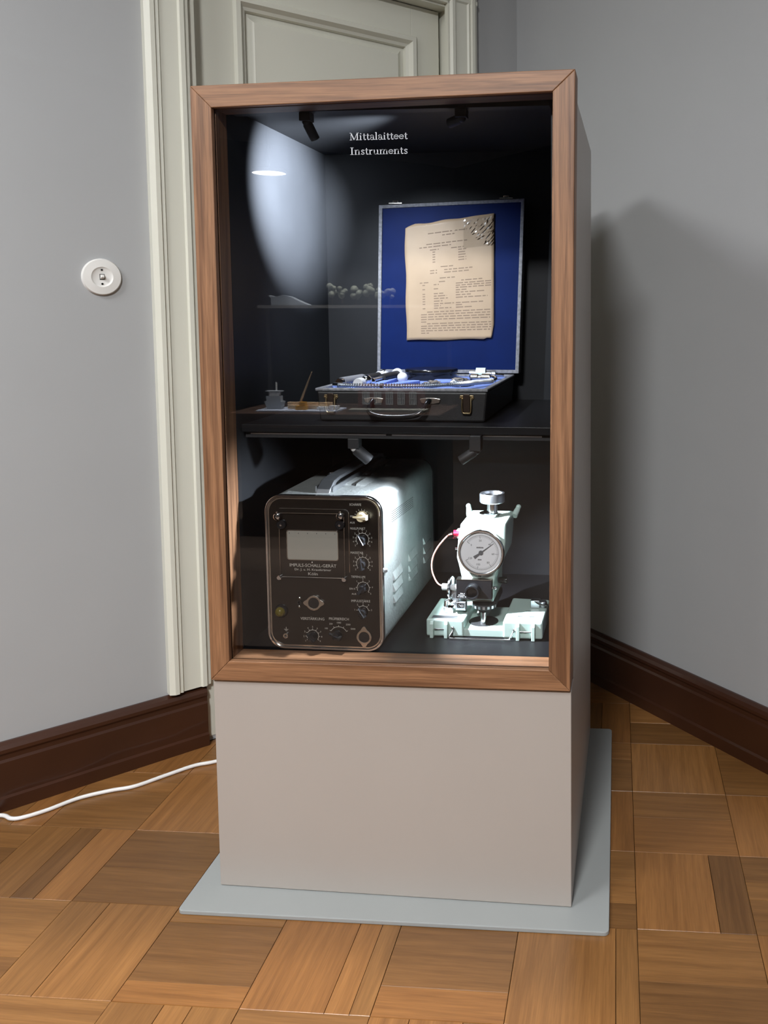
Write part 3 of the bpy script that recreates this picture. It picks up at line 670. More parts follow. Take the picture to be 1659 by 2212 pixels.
# louvres in the side and the top, perforated field
def louvre(y0, z0, ln=.066, h=.017):
    m2 = MB(); X = UX1 - .0012
    m2.add([(X, y0, z0), (X, y0 + ln, z0), (X, y0 + ln, z0 + h), (X, y0, z0 + h), (X + .0050, y0 + .004, z0 + .0006), (X + .0044, y0 + ln - .004, z0 + .0006)],
           [(0, 1, 5, 4), (1, 2, 5), (2, 3, 4, 5), (3, 0, 4), (0, 3, 2, 1)])
    lv = m2.build('louvre', M_silver, usx)
    m2 = MB(); m2.box(X, X + .0042, y0 + .007, y0 + ln - .007, z0 - .0006, z0 + .0004); m2.build('slot', M_gap, lv)
for y0, zs in ((.131, (.5930, .5690, .5460)), (.252, (.5960, .5730, .5530)), (.381, (.5975, .5750, .5530))):
    for z0 in zs: louvre(y0, z0)
for x0, y0 in ((-.139, .165), (-.109, .160), (-.142, .275), (-.112, .270), (-.141, .385), (-.114, .380)):
    m2 = MB(); Z = UZ1 - .0012; ln = .075
    m2.add([(x0, y0, Z), (x0 + .020, y0, Z), (x0 + .020, y0 + ln, Z), (x0, y0 + ln, Z), (x0 + .0005, y0 + .006, Z + .0046), (x0 + .0005, y0 + ln - .006, Z + .0046)],
           [(0, 1, 4), (1, 2, 5, 4), (2, 3, 5), (3, 0, 4, 5), (0, 3, 2, 1)])
    lv = m2.build('louvre', M_silver, usx)
    m2 = MB(); m2.box(x0 - .003, x0 + .0002, y0 + .004, y0 + ln - .004, Z - .001, Z + .0030); m2.build('slot', M_gap, lv)
m2 = MB(); X = UX1 - .0010
for a in range(17):
    for b in range(6):
        m2.cyl((X, .136 + a * .0098, .7140 + b * .0042 - a * .0004), (X + .0006, .136 + a * .0098, .7140 + b * .0042 - a * .0004), .0012, n=6)
o = m2.build('perforation', M_gap, usx); o['kind'] = 'stuff'
m2 = MB(); m2.lathe([(0, 0), (.0055, 0), (.0055, .003), (.003, .006), (0, .006)], (UX1 - .0012, .078, .632), (1, 0, 0), 12); m2.build('catch', M_steel, usx, smooth=True)
# carrying strap of bent sheet steel along the top
m2 = MB(); Z = UZ1
prof = [(.086, Z - .002), (.093, Z + .006), (.118, Z + .019), (.150, Z + .022), (.420, Z + .022), (.452, Z + .017), (.470, Z - .002), (.455, Z - .002), (.440, Z + .011), (.415, Z + .015), (.155, Z + .015), (.130, Z + .012), (.110, Z - .002)]
m2.prism(prof, 'yz', -.166, -.138); st = m2.build('carrying_strap', M_steel, usx, bevel=.0015)
m2 = MB(); m2.box(-.171, -.168, .100, .455, Z - .001, Z + .010); m2.box(-.136, -.133, .100, .455, Z - .001, Z + .009); m2.build('strap_channel', M_steel, usx)
m2 = MB(); m2.lathe([(0, 0), (.0135, 0), (.0140, .004), (.0128, .012), (.0105, .014), (.0095, .012), (0, .012)], (-.178, .215, UZ1 - .001), (0, -.25, 1), 24); cp = m2.build('filler_cap', M_chrome, usx, smooth=True)
m2 = MB(); m2.tube([(-.152, .335, Z + .020), (-.152, .337, Z + .034), (-.152, .343, Z + .040), (-.152, .352, Z + .036)], .0016, 8); m2.build('hook', M_chrome, st, smooth=True)

# ------------------------------------------------------------------ hardness tester (pale green, dial gauge)
ht = thing('hardness_tester', (0.156, 0.215, IZ0), 'pale green benchtop hardness tester with round white dial gauge', 'instrument')
Z0 = IZ0
# base: two raised wings and a low bridge
def wing(x0, x1, yb, name):
    m2 = MB(); m2.prism([(x0, .152), (x1, .152), (x1 + .001, yb), (x0 + .000, yb + .006)], 'xy', Z0 + .0005, .508); return m2.build(name, M_green, ht, bevel=.004, seg=3)
wl_ = wing(.0365, .1150, .275, 'base_wing'); wr_ = wing(.1955, .2770, .290, 'base_wing')
m2 = MB(); m2.box(.112, .198, .156, .290, Z0 + .0005, .4885); m2.build('base_bridge', M_green, ht, bevel=.002)
for wg, xs in ((wl_, (.0497, .0791)), (wr_, (.2272, .2587))):
    for x in xs:
        m2 = MB(); m2.prism([(.1415, Z0 - .0003 + .0006), (.153, Z0 + .0003), (.153, .506), (.1475, .506), (.1435, .500)], 'yz', x - .0036, x + .0036); m2.build('rib', M_green, wg, bevel=.001)
    m2 = MB(); m2.cyl((xs[0], .1480, .489), (xs[1], .1480, .489), .0016, n=10); m2.build('cross_rod', M_chrome, wg, smooth=True)
m2 = MB(); m2.tube(spline([(.0945, .152, .492), (.0915, .146, .484), (.0870, .140, .4762), (.0905, .139, .4742), (.100, .139, .4742), (.150, .139, .4745), (.2060, .139, .4752), (.2115, .141, .4768), (.2160, .147, .4850), (.2200, .152, .4915)], 5), .0016, 8); m2.build('wire_bail', M_chrome, ht, smooth=True)
for x in (.0925, .2195): m2 = MB(); m2.sphere((x, .150, .4918), .0034, 12); m2.build('bail_stud', M_chrome, ht, smooth=True)
m2 = MB(); m2.box(.047, .099, .158, .1735, .5080, .5086); m2.build('name_plate', M_steel, wl_)
m2 = MB()
for x in (.066, .087): m2.box(x, x + .007, .182, .1845, .5080, .5084)
m2.build('marking', M_white, wl_)
for x, y, n_ in ((.240, .216, 4), (.228, .182, 5), (.252, .182, 5)): m2 = MB(); m2.smudge(x, y, .5083, .004, .0115, (n_,), 'Z', n_); m2.build('lettering', M_ink, wr_, flat=True)
# recessed anvil with post
m2 = MB(); m2.lathe([(0, 0), (.031, 0), (.031, .0006), (0, .0006)], (.1475, .2010, .4884), (0, 0, 1), 32); m2.build('anvil_recess', M_blackmatt, ht)
m2 = MB(); m2.cyl((.1490, .188, .4890), (.1490, .188, .5130), .0062, n=20); m2.build('anvil_post', M_chrome, ht, smooth=True)
# column with the gauge housing
FY = .198
hp = [(.1010, .6975), (.1000, .690), (.0955, .668), (.0918, .624), (.0960, .608), (.1025, .578), (.1035, .530), (.1690, .530), (.1700, .573), (.1745, .592), (.1850, .612), (.1915, .626), (.1950, .660), (.1965, .6975)]
m2 = MB(); m2.prism(hp, 'xz', FY, .318); m2.build('housing', M_green, ht, bevel=.0045, seg=3)
for x, dx in ((.1005, -.006), (.1985, .008)):
    m2 = MB(); m2.tube([(x + dx * .1, .300, .690), (x + dx * .6, .312, .6985), (x + dx, .318, .706)], .006, 12, rad=[.007, .0065, .005]); m2.sphere((x + dx, .318, .706), .0058, 12); m2.build('lug', M_green, ht, smooth=True)
m2 = MB(); m2.box(.1225, .1725, .204, .300, .516, .531); m2.build('neck', M_blackmatt, ht, bevel=.003)
dc = (.1453, .6390)
m2 = MB(); m2.lathe([(.0, .0), (.0455, .0), (.0485, .004), (.0490, .010), (.0470, .0145), (.0440, .0145), (.0428, .0135), (.0428, .0105), (0, .0105)], (dc[0], FY + .001, dc[1]), (0, -1, 0), 48); dg = m2.build('dial_gauge', M_chrome, ht, smooth=True)
m2 = MB(); m2.lathe([(0, .0107), (.0426, .0107)], (dc[0], FY + .001, dc[1]), (0, -1, 0), 48); m2.build('dial_face', M_dial, dg)
dy = FY + .001 - .0109
m2 = MB()
def dq(a, r0, r1, wd):
    d = Vector((math.cos(a), math.sin(a))); nn = Vector((-d.y, d.x)) * wd; p = Vector(dc) + d * r0; q = Vector(dc) + d * r1
    m2.add([(p.x + nn.x, dy, p.y + nn.y), (p.x - nn.x, dy, p.y - nn.y), (q.x - nn.x, dy, q.y - nn.y), (q.x + nn.x, dy, q.y + nn.y)], [(0, 1, 2, 3)])
for k in range(0, 61):
    a = math.radians(142 - k * 4.9 - 0); big = k % 10 == 0
    dq(a, .0300 if big else .0325, .0365, .00042 if big else .00022)
P2 = arc(dc[0], dc[1], .0365, 142, 142 - 294, 60)
for p, q in zip(P2, P2[1:]):
    d = Vector((q[0] - p[0], q[1] - p[1])).normalized(); nn = Vector((-d.y, d.x)) * .00025
    m2.add([(p[0] + nn.x, dy, p[1] + nn.y), (p[0] - nn.x, dy, p[1] - nn.y), (q[0] - nn.x, dy, q[1] - nn.y), (q[0] + nn.x, dy, q[1] + nn.y)], [(0, 1, 2, 3)])
for k, s in enumerate(('0', '20', '40', '60', '80', '100', '120')):
    a = math.radians(142 - k * 49); m2.text(s, dc[0] + .0255 * math.cos(a), dy, dc[1] + .0255 * math.sin(a), .0042)
m2.smudge(dc[0] - .002, dy, dc[1] + .0105, .0034, .015, (7,), seed=5); m2.smudge(dc[0] - .003, dy, dc[1] - .0150, .0030, .008, (3,), seed=6)
m2.build('dial_print', M_ink, dg, flat=True)
a = math.radians(37); d = Vector((math.cos(a), 0, math.sin(a))); s_ = Vector((-d.z, 0, d.x)); o = Vector((dc[0], dy - .0012, dc[1])); y = Vector((0, .0006, 0))
m2 = MB()
for A2 in ([(-.018, -.0034), (-.004, -.0018), (-.004, .0018), (-.018, .0034)], [(-.004, -.0016), (.0330, -.0003), (.0330, .0003), (-.004, .0016)]):
    m2.hexa([o + d * u + s_ * v for u, v in A2] + [o + d * u + s_ * v + y for u, v in A2])
m2.lathe([(0, 0), (.0048, 0), (.0048, .0012), (0, .0012)], o + y, (0, -1, 0), 18); m2.build('needle', mat('needle_grey', lin(110, 112, 116), .4), dg)
m2 = MB(); m2.lathe([(0, .0133), (.0430, .0133), (.0430, .0140), (0, .0140)], (dc[0], FY + .001, dc[1]), (0, -1, 0), 40); m2.build('dial_glass', glass_mat('acrylic', (1, 1, 1, 1), 1.2), dg)
m2 = MB(); m2.prism([(.1360, .5850), (.1385, .5880), (.1410, .5895), (.1440, .5860), (.1425, .5840), (.1395, .5850)], 'xz', FY - .0004, FY); m2.build('emblem', M_ink, ht)
# load wheel and nut on top
kx, ky = .1555, .262
m2 = MB(); m2.lathe([(0, 0), (.0195, 0), (.0205, .002), (.0205, .0085), (.0175, .010), (.0150, .0085), (0, .0085)], (kx - .006, ky, .6970), (0, 0, 1), 32); m2.build('lock_nut', M_chrome, ht, smooth=True)
m2 = MB(); m2.cyl((kx + .002, ky, .705), (kx + .002, ky, .732), .0115, n=24); m2.build('spindle', M_chrome, ht, smooth=True)
m2 = MB(); m2.lathe([(0, 0), (.0255, 0), (.0272, .002), (.0272, .018), (.0262, .0200), (.0215, .0200), (.0205, .0140), (0, .0140)], (kx + .002, ky, .7290), (0, 0, 1), 40); hw_ = m2.build('hand_wheel', M_steel, ht, smooth=True)
m2 = MB(); m2.lathe([(0, .0144), (.0203, .0144)], (kx + .002, ky, .7290), (0, 0, 1), 32); m2.build('wheel_insert', M_blackgloss, hw_)
# red terminal with clear cap, wire looping down to the side
m2 = MB(); m2.box(.0895, .1005, .210, .226, .6640, .6795); m2.build('terminal_bracket', M_white, ht, bevel=.001)
m2 = MB(); m2.cyl((.0975, .2150, .6715), (.0830, .2130, .6715), .0072, n=18); m2.build('terminal_cap', M_red, ht, smooth=True)
m2 = MB(); m2.cyl((.0910, .2130, .6690), (.0705, .2110, .6670), .0082, .0062, n=18); m2.build('terminal_sleeve', M_clearplastic, ht, smooth=True)
m2 = MB(); m2.tube(spline([(.0800, .2130, .6700), (.0702, .2110, .6664), (.0521, .210, .6461), (.0406, .210, .6260), (.0357, .210, .6060), (.0381, .208, .5861), (.0500, .200, .5680), (.0640, .195, .5630)], 8), .0016, 8); m2.build('terminal_wire', M_redcord, ht, smooth=True)
m2 = MB(); m2.cyl((.097, .212, .6397), (.0865, .212, .6397), .0028, n=10); m2.build('pin', M_chrome, ht, smooth=True)
# eyepiece block
m2 = MB(); m2.box(.0925, .1680, .186, .204, .5400, .5815); eb = m2.build('eyepiece_block', M_blackgloss, ht, bevel=.0012)
m2 = MB(); m2.lathe([(.0105, -.0005), (.0150, 0), (.0155, .016), (.0145, .0195), (.0115, .0195), (.0105, .012), (.0, .010)], (.1290, .186, .5600), (0, -1, 0), 32); m2.build('eyepiece', M_knob, eb, smooth=True)
m2 = MB(); m2.box(.0930, .1675, .1855, .2045, .5812, .5822); m2.build('edge_strip', M_nickel, eb)
m2 = MB()
for k, (s, wd) in enumerate((((4, 2), .011), ((9, 3), .020), ((2, 6, 6), .025))): m2.smudge(.1065 + k * .0004, .1857, .5520 - k * .0036, .0023, wd, s, seed=k)
m2.build('lettering', M_print, eb, flat=True)['kind'] = 'stuff'
m2 = MB(); m2.cyl((.168, .195, .5632), (.1715, .195, .5632), .0025, n=10); m2.sphere((.1735, .194, .5632), .0042, 12); m2.build('set_screw', M_chrome, ht, smooth=True)
m2 = MB(); m2.lathe([(0, 0), (.006, 0), (.0075, .012), (.0075, .018), (0, .019)], (.172, .250, .5620), (1, 0, 0), 20); m2.build('focus_knob', M_knob, ht, smooth=True)
m2 = MB(); m2.lathe([(0, 0), (.0230, 0), (.0230, .0030), (.0205, .0048), (0, .0048)], (.0785, .196, .5612), (1, -.10, 0), 36); whl = m2.build('measuring_wheel', M_chrome, ht, smooth=True)
m2 = MB(); m2.cyl((.0925, .196, .5612), (.0610, .197, .5615), .0068, n=20); m2.build('wheel_shaft', M_ceramic, whl, smooth=True)
m2 = MB(); m2.box(.0650, .0850, .188, .204, .5085, .5200); m2.tube([(.0680, .196, .520), (.0690, .196, .532), (.0760, .195, .536), (.0820, .194, .530)], .0045, 10); m2.build('clamp', M_chrome, ht, smooth=True, bevel=.0012)
m2 = MB(); m2.box(.0905, .1130, .184, .203, .5165, .5345); cw = m2.build('counter', M_steel, ht, bevel=.0015)
m2 = MB(); m2.box(.0950, .1095, .1835, .1842, .5220, .5310); m2.build('counter_window', M_blackgloss, cw)
m2 = MB(); m2.text('741', .1022, .1832, .5265, .0056, .0105); m2.build('lettering', M_print, cw, flat=True)
m2 = MB(); m2.box(.0850, .0910, .192, .199, .524, .529); m2.box(.080, .095, .204, .214, .530, .560); m2.build('counter_arm', M_steel, ht)
# turret with objectives under the neck
m2 = MB(); m2.lathe([(0, 0), (.0240, 0), (.0250, .002), (.0250, .008), (.0200, .012), (.0165, .013), (.0120, .020), (.0110, .026), (0, .026)], (.1490, .205, .5285), (0, 0, -1), 32); tr = m2.build('turret', M_blackmatt, ht, smooth=True)
m2 = MB()
for k in range(7):
    a = math.radians(-150 + k * 22); c = Vector((.1490 + .0246 * math.cos(a), .205 + .0246 * math.sin(a), .5235)); t_ = Vector((-math.sin(a), math.cos(a), 0)); n_ = Vector((math.cos(a), math.sin(a), 0)); h_ = Vector((0, 0, .0028))
    m2.hexa([c - t_ * .0024 - h_, c + t_ * .0024 - h_, c + t_ * .0024 - h_ + n_ * .0012, c - t_ * .0024 - h_ + n_ * .0012, c - t_ * .0024 + h_, c + t_ * .0024 + h_, c + t_ * .0024 + h_ + n_ * .0012, c - t_ * .0024 + h_ + n_ * .0012])
m2.build('turret_marks', M_steel, tr)
# stage clamp on the far wing
m2 = MB(); m2.box(.243, .262, .232, .250, .5082, .5250); m2.lathe([(0, 0), (.008, 0), (.009, .004), (.009, .012), (.006, .014), (0, .014)], (.268, .243, .5082), (0, 0, 1), 16); m2.build('stage_clamp', M_steel, ht, smooth=True, bevel=.001)
m2 = MB(); m2.tube(spline([(.250, .236, .524), (.255, .230, .522), (.265, .226, .519), (.285, .224, .518)], 5), .0016, 8); m2.build('clamp_wire', M_chrome, ht, smooth=True)

# ------------------------------------------------------------------ instrument case with its lid open
CF, CB, CXL, CXR = 0.140, 0.520, -0.180, 0.170
RIM = 0.9845
ic = thing('instrument_case', (0, 0.33, ZS), 'open black leatherette instrument case with blue lined lid on the shelf', 'case')
m2 = MB()
m2.hexa([(CXL + .006, CF, ZS + .0006), (CXR - .006, CF, ZS + .0006), (CXR - .006, CB, ZS + .0006), (CXL + .006, CB, ZS + .0006), (CXL, CF, .9780), (CXR, CF, .9780), (CXR, CB, .9780), (CXL, CB, .9780)])
m2.build('tray', M_leather, ic, bevel=.004)
m2 = MB(); m2.ringprism([(CXL - .002, CF - .002), (CXR + .001, CF - .002), (CXR + .001, CB), (CXL - .002, CB)], [(CXL + .010, CF + .008), (CXR - .010, CF + .008), (CXR - .010, CB - .010), (CXL + .010, CB - .010)], 'xy', .9782, RIM)
m2.build('rim', M_trim, ic, bevel=.002)
m2 = MB(); m2.box(CXL + .0102, CXR - .0102, CF + .0082, CB - .0102, .9782, .9790); m2.build('tray_lining', M_bluepale, ic)
# lid, standing nearly upright behind the tray
LY0, LY1 = 0.512, 0.552
TL, TR_, BL_, BR_ = (-0.1560, 1.3930), (0.1985, 1.4040), (-0.1680, .9870), (0.1820, .9870)
def lidq(i): return [(BL_[0] + i, BL_[1] + i), (BR_[0] - i, BR_[1] + i), (TR_[0] - i, TR_[1] - i), (TL[0] + i, TL[1] - i)]
m2 = MB(); m2.prism(lidq(-.003), 'xz', LY0 + .006, LY1, .985); lid = m2.build('lid', M_leather, ic, bevel=.006, seg=3)
m2 = MB(); m2.ringprism(lidq(0), lidq(.0085), 'xz', LY0 - .002, LY0 + .0075); m2.build('lid_edge', M_trim, lid, bevel=.0015)
m2 = MB(); m2.prism(lidq(.0088), 'xz', LY0 + .002, LY0 + .0058); m2.build('lid_lining', M_blue, lid)
for u in (-.1175, .1530):
    zt = TL[1] + (TR_[1] - TL[1]) * (u - TL[0]) / (TR_[0] - TL[0])
    m2 = MB(); m2.box(u - .016, u + .016, LY0 + .006, LY0 + .020, zt + .0025, zt + .0045); m2.tube([(u - .006, LY0 + .010, zt + .003), (u - .006, LY0 + .008, zt + .009), (u + .006, LY0 + .008, zt + .009), (u + .006, LY0 + .010, zt + .003)], .0012, 8); m2.build('lid_hasp', M_nickel, lid)
# latches
for x in (-.1490, .1288):
    m2 = MB(); m2.prism([(x - .0135, .9715), (x + .0135, .9715), (x + .0150, .966), (x + .0095, .960), (x + .0080, .956), (x - .0080, .956), (x - .0095, .960), (x - .0150, .966)], 'xz', CF - .0028, CF + .001); la = m2.build('latch', M_brass, ic, bevel=.0006)
    m2 = MB(); m2.prism(rrect(x - .0068, x + .0068, .9385, .9740, .003, 4), 'xz', CF - .0065, CF - .0028); m2.build('latch_lever', mat('brown_metal', lin(58, 46, 38), .4, .6), la, bevel=.0008)
    m2 = MB(); m2.tube(spline([(x - .0088, CF - .0055, .9650), (x - .0092, CF - .007, .9500), (x - .0075, CF - .007, .9375), (x, CF - .007, .9362), (x + .0075, CF - .007, .9375), (x + .0092, CF - .007, .9500), (x + .0088, CF - .0055, .9650)], 4), .0017, 8); m2.build('latch_bow', M_brass, la, smooth=True)
    for sgn in (-1, 1):
        m2 = MB(); m2.sphere((x + sgn * .0118, CF - .003, .9665), .0017, 8); m2.build('rivet', M_brass, la, smooth=True)
# carrying handle
hd = MB(); hd.tube(spline([(-.0610, CF - .003, .9600), (-.0648, CF - .010, .9530), (-.0650, CF - .019, .9410), (-.0560, CF - .024, .9345), (-.0350, CF - .026, .9305), (0.0, CF - .026, .9300), (.0290, CF - .025, .9335), (.0430, CF - .020, .9420), (.0500, CF - .011, .9550), (.0530, CF - .003, .9610)], 6), .0054, 12, rad=None)
hdl = hd.build('handle', M_blackgloss, ic, smooth=True)
for x0, x1 in ((-.0800, -.0405), (.0335, .0760)):
    xm = (x0 + x1) / 2
    m2 = MB(); m2.prism([(x0, .9640), (xm - .008, .9660), (xm + .008, .9660), (x1, .9640), (x1 - .003, .9555), (xm, .9535), (x0 + .003, .9555)], 'xz', CF - .0035, CF + .0008); b2 = m2.build('handle_bracket', M_nickel, hdl, bevel=.0008)
m2 = MB()
for k in range(5): m2.lathe([(.0046, 0), (.0051, .0006), (.0046, .0012)], (-.022 + k * .0024, CF - .0262, .9303), (1, 0, 0), 14)
m2.build('handle_ferrule', M_chrome, hdl, smooth=True)

# typed sheet in a clear sleeve, fixed to the lid lining
SY = LY0 - .0006
sh = thing('typed_sheet', (0.015, SY, 1.066), 'yellowed typewritten sheet in a crumpled clear sleeve on the blue lid', 'document')
def shp(u, v):  # u,v in 0..1, slightly out of square, top edge rising to the outer side
    x = -0.0925 + .2145 * u + .003 * v * u; zb = 1.0665 + .004 * u; zt = 1.3425 + .0275 * u
    return x, zb + (zt - zb) * v
def bumpy(u, v): return .0011 * math.sin(9 * u + 4 * v) * math.cos(7 * v) + .0006 * math.sin(23 * u * v + 3)
NU, NV = 26, 34
def edge_warp(u, v):
    x, z = shp(u, v)
    if v > .999: z += .0022 * math.sin(17 * u) * (1 - u) - (.006 * max(0, .12 - u) / .12)
    if u < .001: x += .0012 * math.sin(14 * v)
    if u > .999 and v < .12: x -= .006 * (1 - v / .12)
    if v < .001: z += .0012 * math.sin(11 * u) + (.004 if u > .9 else 0)
    return x, z
def sheet(mb, inset, y, thick):
    g = []
    for b in range(NV + 1):
        for a in range(NU + 1):
            u = inset + (1 - 2 * inset) * a / NU; v = inset + (1 - 2 * inset) * b / NV
            x, z = edge_warp(u if inset == 0 else u, v); g.append((x, y - .0014 - bumpy(u, v), z))
    n = len(g); f = []
    for b in range(NV):
        for a in range(NU):
            i = b * (NU + 1) + a; f.append((i, i + 1, i + NU + 2, i + NU + 1))
    mb.add(g, f)
m2 = MB(); sheet(m2, 0, SY, 0); o = m2.build('paper', M_paper, sh, smooth=True)
so = o.modifiers.new('thickness', 'SOLIDIFY'); so.thickness = .0004; so.offset = -1
m2 = MB(); rw = random.Random(5)
def typed(row, segs):
    v = row; u = 0
    for u0, u1 in segs:
        u = u0
        while u < u1 - .005:
            wdt = min(rw.uniform(.03, .085), u1 - u); q = []
            for uu, vv in ((u, v - .0042), (u + wdt, v - .0042), (u + wdt, v + .0042), (u, v + .0042)):
                x, z = shp(uu, vv); q.append((x, SY - .00195 - bumpy(uu, vv), z))
            m2.add(q, [(0, 1, 2, 3)]); u += wdt + .014
rows = [(.905, [(.26, .70)]), (.880, [(.42, .56)]), (.815, [(.24, .70)]), (.792, [(.16, .52)]), (.765, [(.28, .38), (.52, .66)])] + \
       [(.745 - k * .021, [(.31, .34), (.60, .69)]) for k in range(5)] + [(.617, [(.40, .54)]), (.590, [(.28, .36), (.44, .76)]), (.568, [(.28, .36), (.44, .72)]), (.522, [(.39, .56)]), (.492, [(.16, .26), (.38, .45), (.63, .87)])] + \
       [(.470, [(.19, .22), (.32, .38), (.57, .97)]), (.452, [(.57, .97)]), (.434, [(.19, .22), (.32, .37), (.57, .97)]), (.414, [(.57, .69)]), (.394, [(.19, .22), (.32, .43), (.57, .90)]), (.373, [(.19, .22), (.32, .47), (.57, .74)]), (.352, [(.19, .22), (.32, .48), (.57, .93)]), (.330, [(.19, .22), (.32, .42)]), (.308, [(.19, .22), (.32, .55), (.57, .88)]), (.290, [(.32, .40), (.57, .64)]), (.270, [(.19, .22), (.32, .52), (.57, .77)])] + \
       [(.240, [(.24, .96)]), (.219, [(.17, .96)]), (.198, [(.17, .96)]), (.177, [(.17, .96)]), (.156, [(.17, .23)]), (.140, [(.24, .97)]), (.120, [(.17, .97)]), (.100, [(.17, .97)]), (.080, [(.17, .96)]), (.060, [(.17, .26)])]
for r_, s_ in rows: typed(r_, s_)
m2.build('typed_lines', M_type, sh, flat=True)
# crumpled corner of the sleeve
m2 = MB(); g = []; n_ = 16; rc = random.Random(3)
for b in range(n_ + 1):
    for a in range(n_ + 1):
        u = .66 + .335 * a / n_; v = .75 + .235 * b / n_; x, z = shp(u, v)
        g.append((x, SY - .0030 - bumpy(u, v) - (rc.uniform(0, .0016) if .0 < a < n_ and 0 < b < n_ and (a / n_ + b / n_) > .75 else 0), z))
m2.add(g, [(b * (n_ + 1) + a, b * (n_ + 1) + a + 1, (b + 1) * (n_ + 1) + a + 1, (b + 1) * (n_ + 1) + a) for b in range(n_) for a in range(n_)])
o = m2.build('sleeve_corner', M_sleeve, sh, flat=True)
so = o.modifiers.new('thickness', 'SOLIDIFY'); so.thickness = .0002; so.offset = 0

# ------------------------------------------------------------------ contents of the tray
ZT = .979
def lay(name, label, cat): return thing(name, (0, 0.33, ZT), label, cat, 'tools in the instrument case')
def seg(p, q, t): return tuple(a + (b - a) * t for a, b in zip(p, q))
# long probe with grey grip
p, q = Vector((-.1500, .205, .9900)), Vector((-.1120, .415, .9905)); d = (q - p); Ld = d.length
t = thing('probe', (p.x, p.y, ZT), 'long hand probe with grey rubber grip, outermost in the case', 'probe', 'probes in the instrument case')
MB().lathe([(0, 0), (.0085, 0), (.0095, .004), (.0095, .012), (.0105, .014)], p - d.normalized() * .010, d, 20).build('tip', M_chrome, t, smooth=True)
MB().lathe([(0, 0), (.0108, 0), (.0108, .090), (0, .090)], p, d, 20).build('grip', M_grip, t, smooth=True)
MB().lathe([(.0, .090), (.0092, .090), (.0092, .165), (0, .165)], p, d, 20).build('shaft', M_blackmatt, t, smooth=True)
mb = MB(); mb.lathe([(0, .165), (.0100, .165), (.0112, .168), (.0112, .176), (.0095, .178), (.0095, .186), (.0112, .188), (.0112, .198), (.0085, .203), (0, .203)], p, d, 20); mb.build('connector', M_ceramic, t, smooth=True)
mb = MB(); mb.tube([p + d * .80 + Vector((0, 0, .011)), p + d * .86 + Vector((.004, 0, .0135)), p + d * .93 + Vector((0, 0, .012))], .0012, 8); mb.build('wire_clip', M_blackmatt, t)
# second probe with chrome foot and round cap
p, q = Vector((-.1010, .178, .9912)), Vector((-.0800, .400, .9940)); d = q - p
t = thing('probe', (p.x, p.y, ZT), 'probe with chrome foot, thin rod, black handle and round white cap', 'probe', 'probes in the instrument case')
MB().lathe([(0, 0), (.0105, 0), (.0110, .003), (.0110, .018), (.0075, .021), (.0, .021)], p - d.normalized() * .012, d, 20).build('foot', M_ceramic, t, smooth=True)
mb = MB(); mb.sphere(p + d * .14 + Vector((.001, 0, .0035)), .0110, 16); mb.sphere(p + d * .20 + Vector((.006, 0, -.001)), .0085, 14); mb.build('ball_joint', M_chrome, t, smooth=True)
MB().cyl(p + d * .18, p + d * .62, .0042, n=12).build('rod', M_steel, t, smooth=True)
MB().cyl(p + d * .52, p + d * .92, .0085, n=18).build('handle', M_blackmatt, t, smooth=True)
mb = MB(); mb.lathe([(0, 0), (.0135, 0), (.0140, .004), (.0120, .011), (.006, .014), (0, .0145)], p + d * .92, d, 20); mb.build('cap', M_ceramic, t, smooth=True)
# felt covered blocks
for x, y, l_, w_, h_, rot, lb in ((-.0800, .285, .150, .020, .0085, .05, 'long narrow pale blue felt block beside the black handled probe'), (-.0265, .235, .105, .024, .0100, -.32, 'short pale blue felt block with rounded end below the round tin'), (.0560, .330, .050, .078, .0070, 0.1, 'wide pale blue felt block between the tin and the coiled cable')):
    m2 = MB(); c_, s2 = math.cos(rot), math.sin(rot)
    P2 = [(x + c_ * u - s2 * v, y + s2 * u + c_ * v) for u, v in rrect(-w_ / 2, w_ / 2, -l_ / 2, l_ / 2, .008, 5)]
    m2.prism(P2, 'xy', ZT + .0003, ZT + h_); tag(m2.build('felt_block', M_bluepale, bevel=.002), lb, 'block', 'felt blocks in the instrument case')
# clear capped bottle
t = thing('glass_stopper', (-.0425, .300, ZT), 'clear domed stopper lying on the blue felt', 'stopper')
mb = MB(); mb.lathe([(0, 0), (.0105, 0), (.0115, .004), (.0105, .011), (.006, .0155), (0, .017)], (-.0425, .290, ZT + .0115), (0.1, -.7, .55), 20); mb.build('dome', M_ceramic, t, smooth=True)
mb = MB(); mb.cyl((-.0425, .292, ZT + .0092), (-.0445, .312, ZT + .0085), .0080, n=16); mb.build('neck', M_nickel, t, smooth=True)
# black round tin
tn = thing('round_tin', (-.012, .430, ZT), 'black lacquered round tin with low lid in the case', 'tin')
mb = MB(); mb.lathe([(0, 0), (.0585, 0), (.0595, .002), (.0595, .015), (0, .015)], (-.0135, .435, ZT + .0004), (0, 0, 1), 48); mb.build('tin_body', M_blackgloss, tn, smooth=True)
mb = MB(); mb.lathe([(0, .0152), (.0610, .0152), (.0615, .0165), (.0615, .0225), (.0600, .0245), (.050, .0250), (0, .0250)], (-.0135, .435, ZT + .0004), (0, 0, 1), 48); mb.build('tin_lid', M_blackgloss, tn, smooth=True)
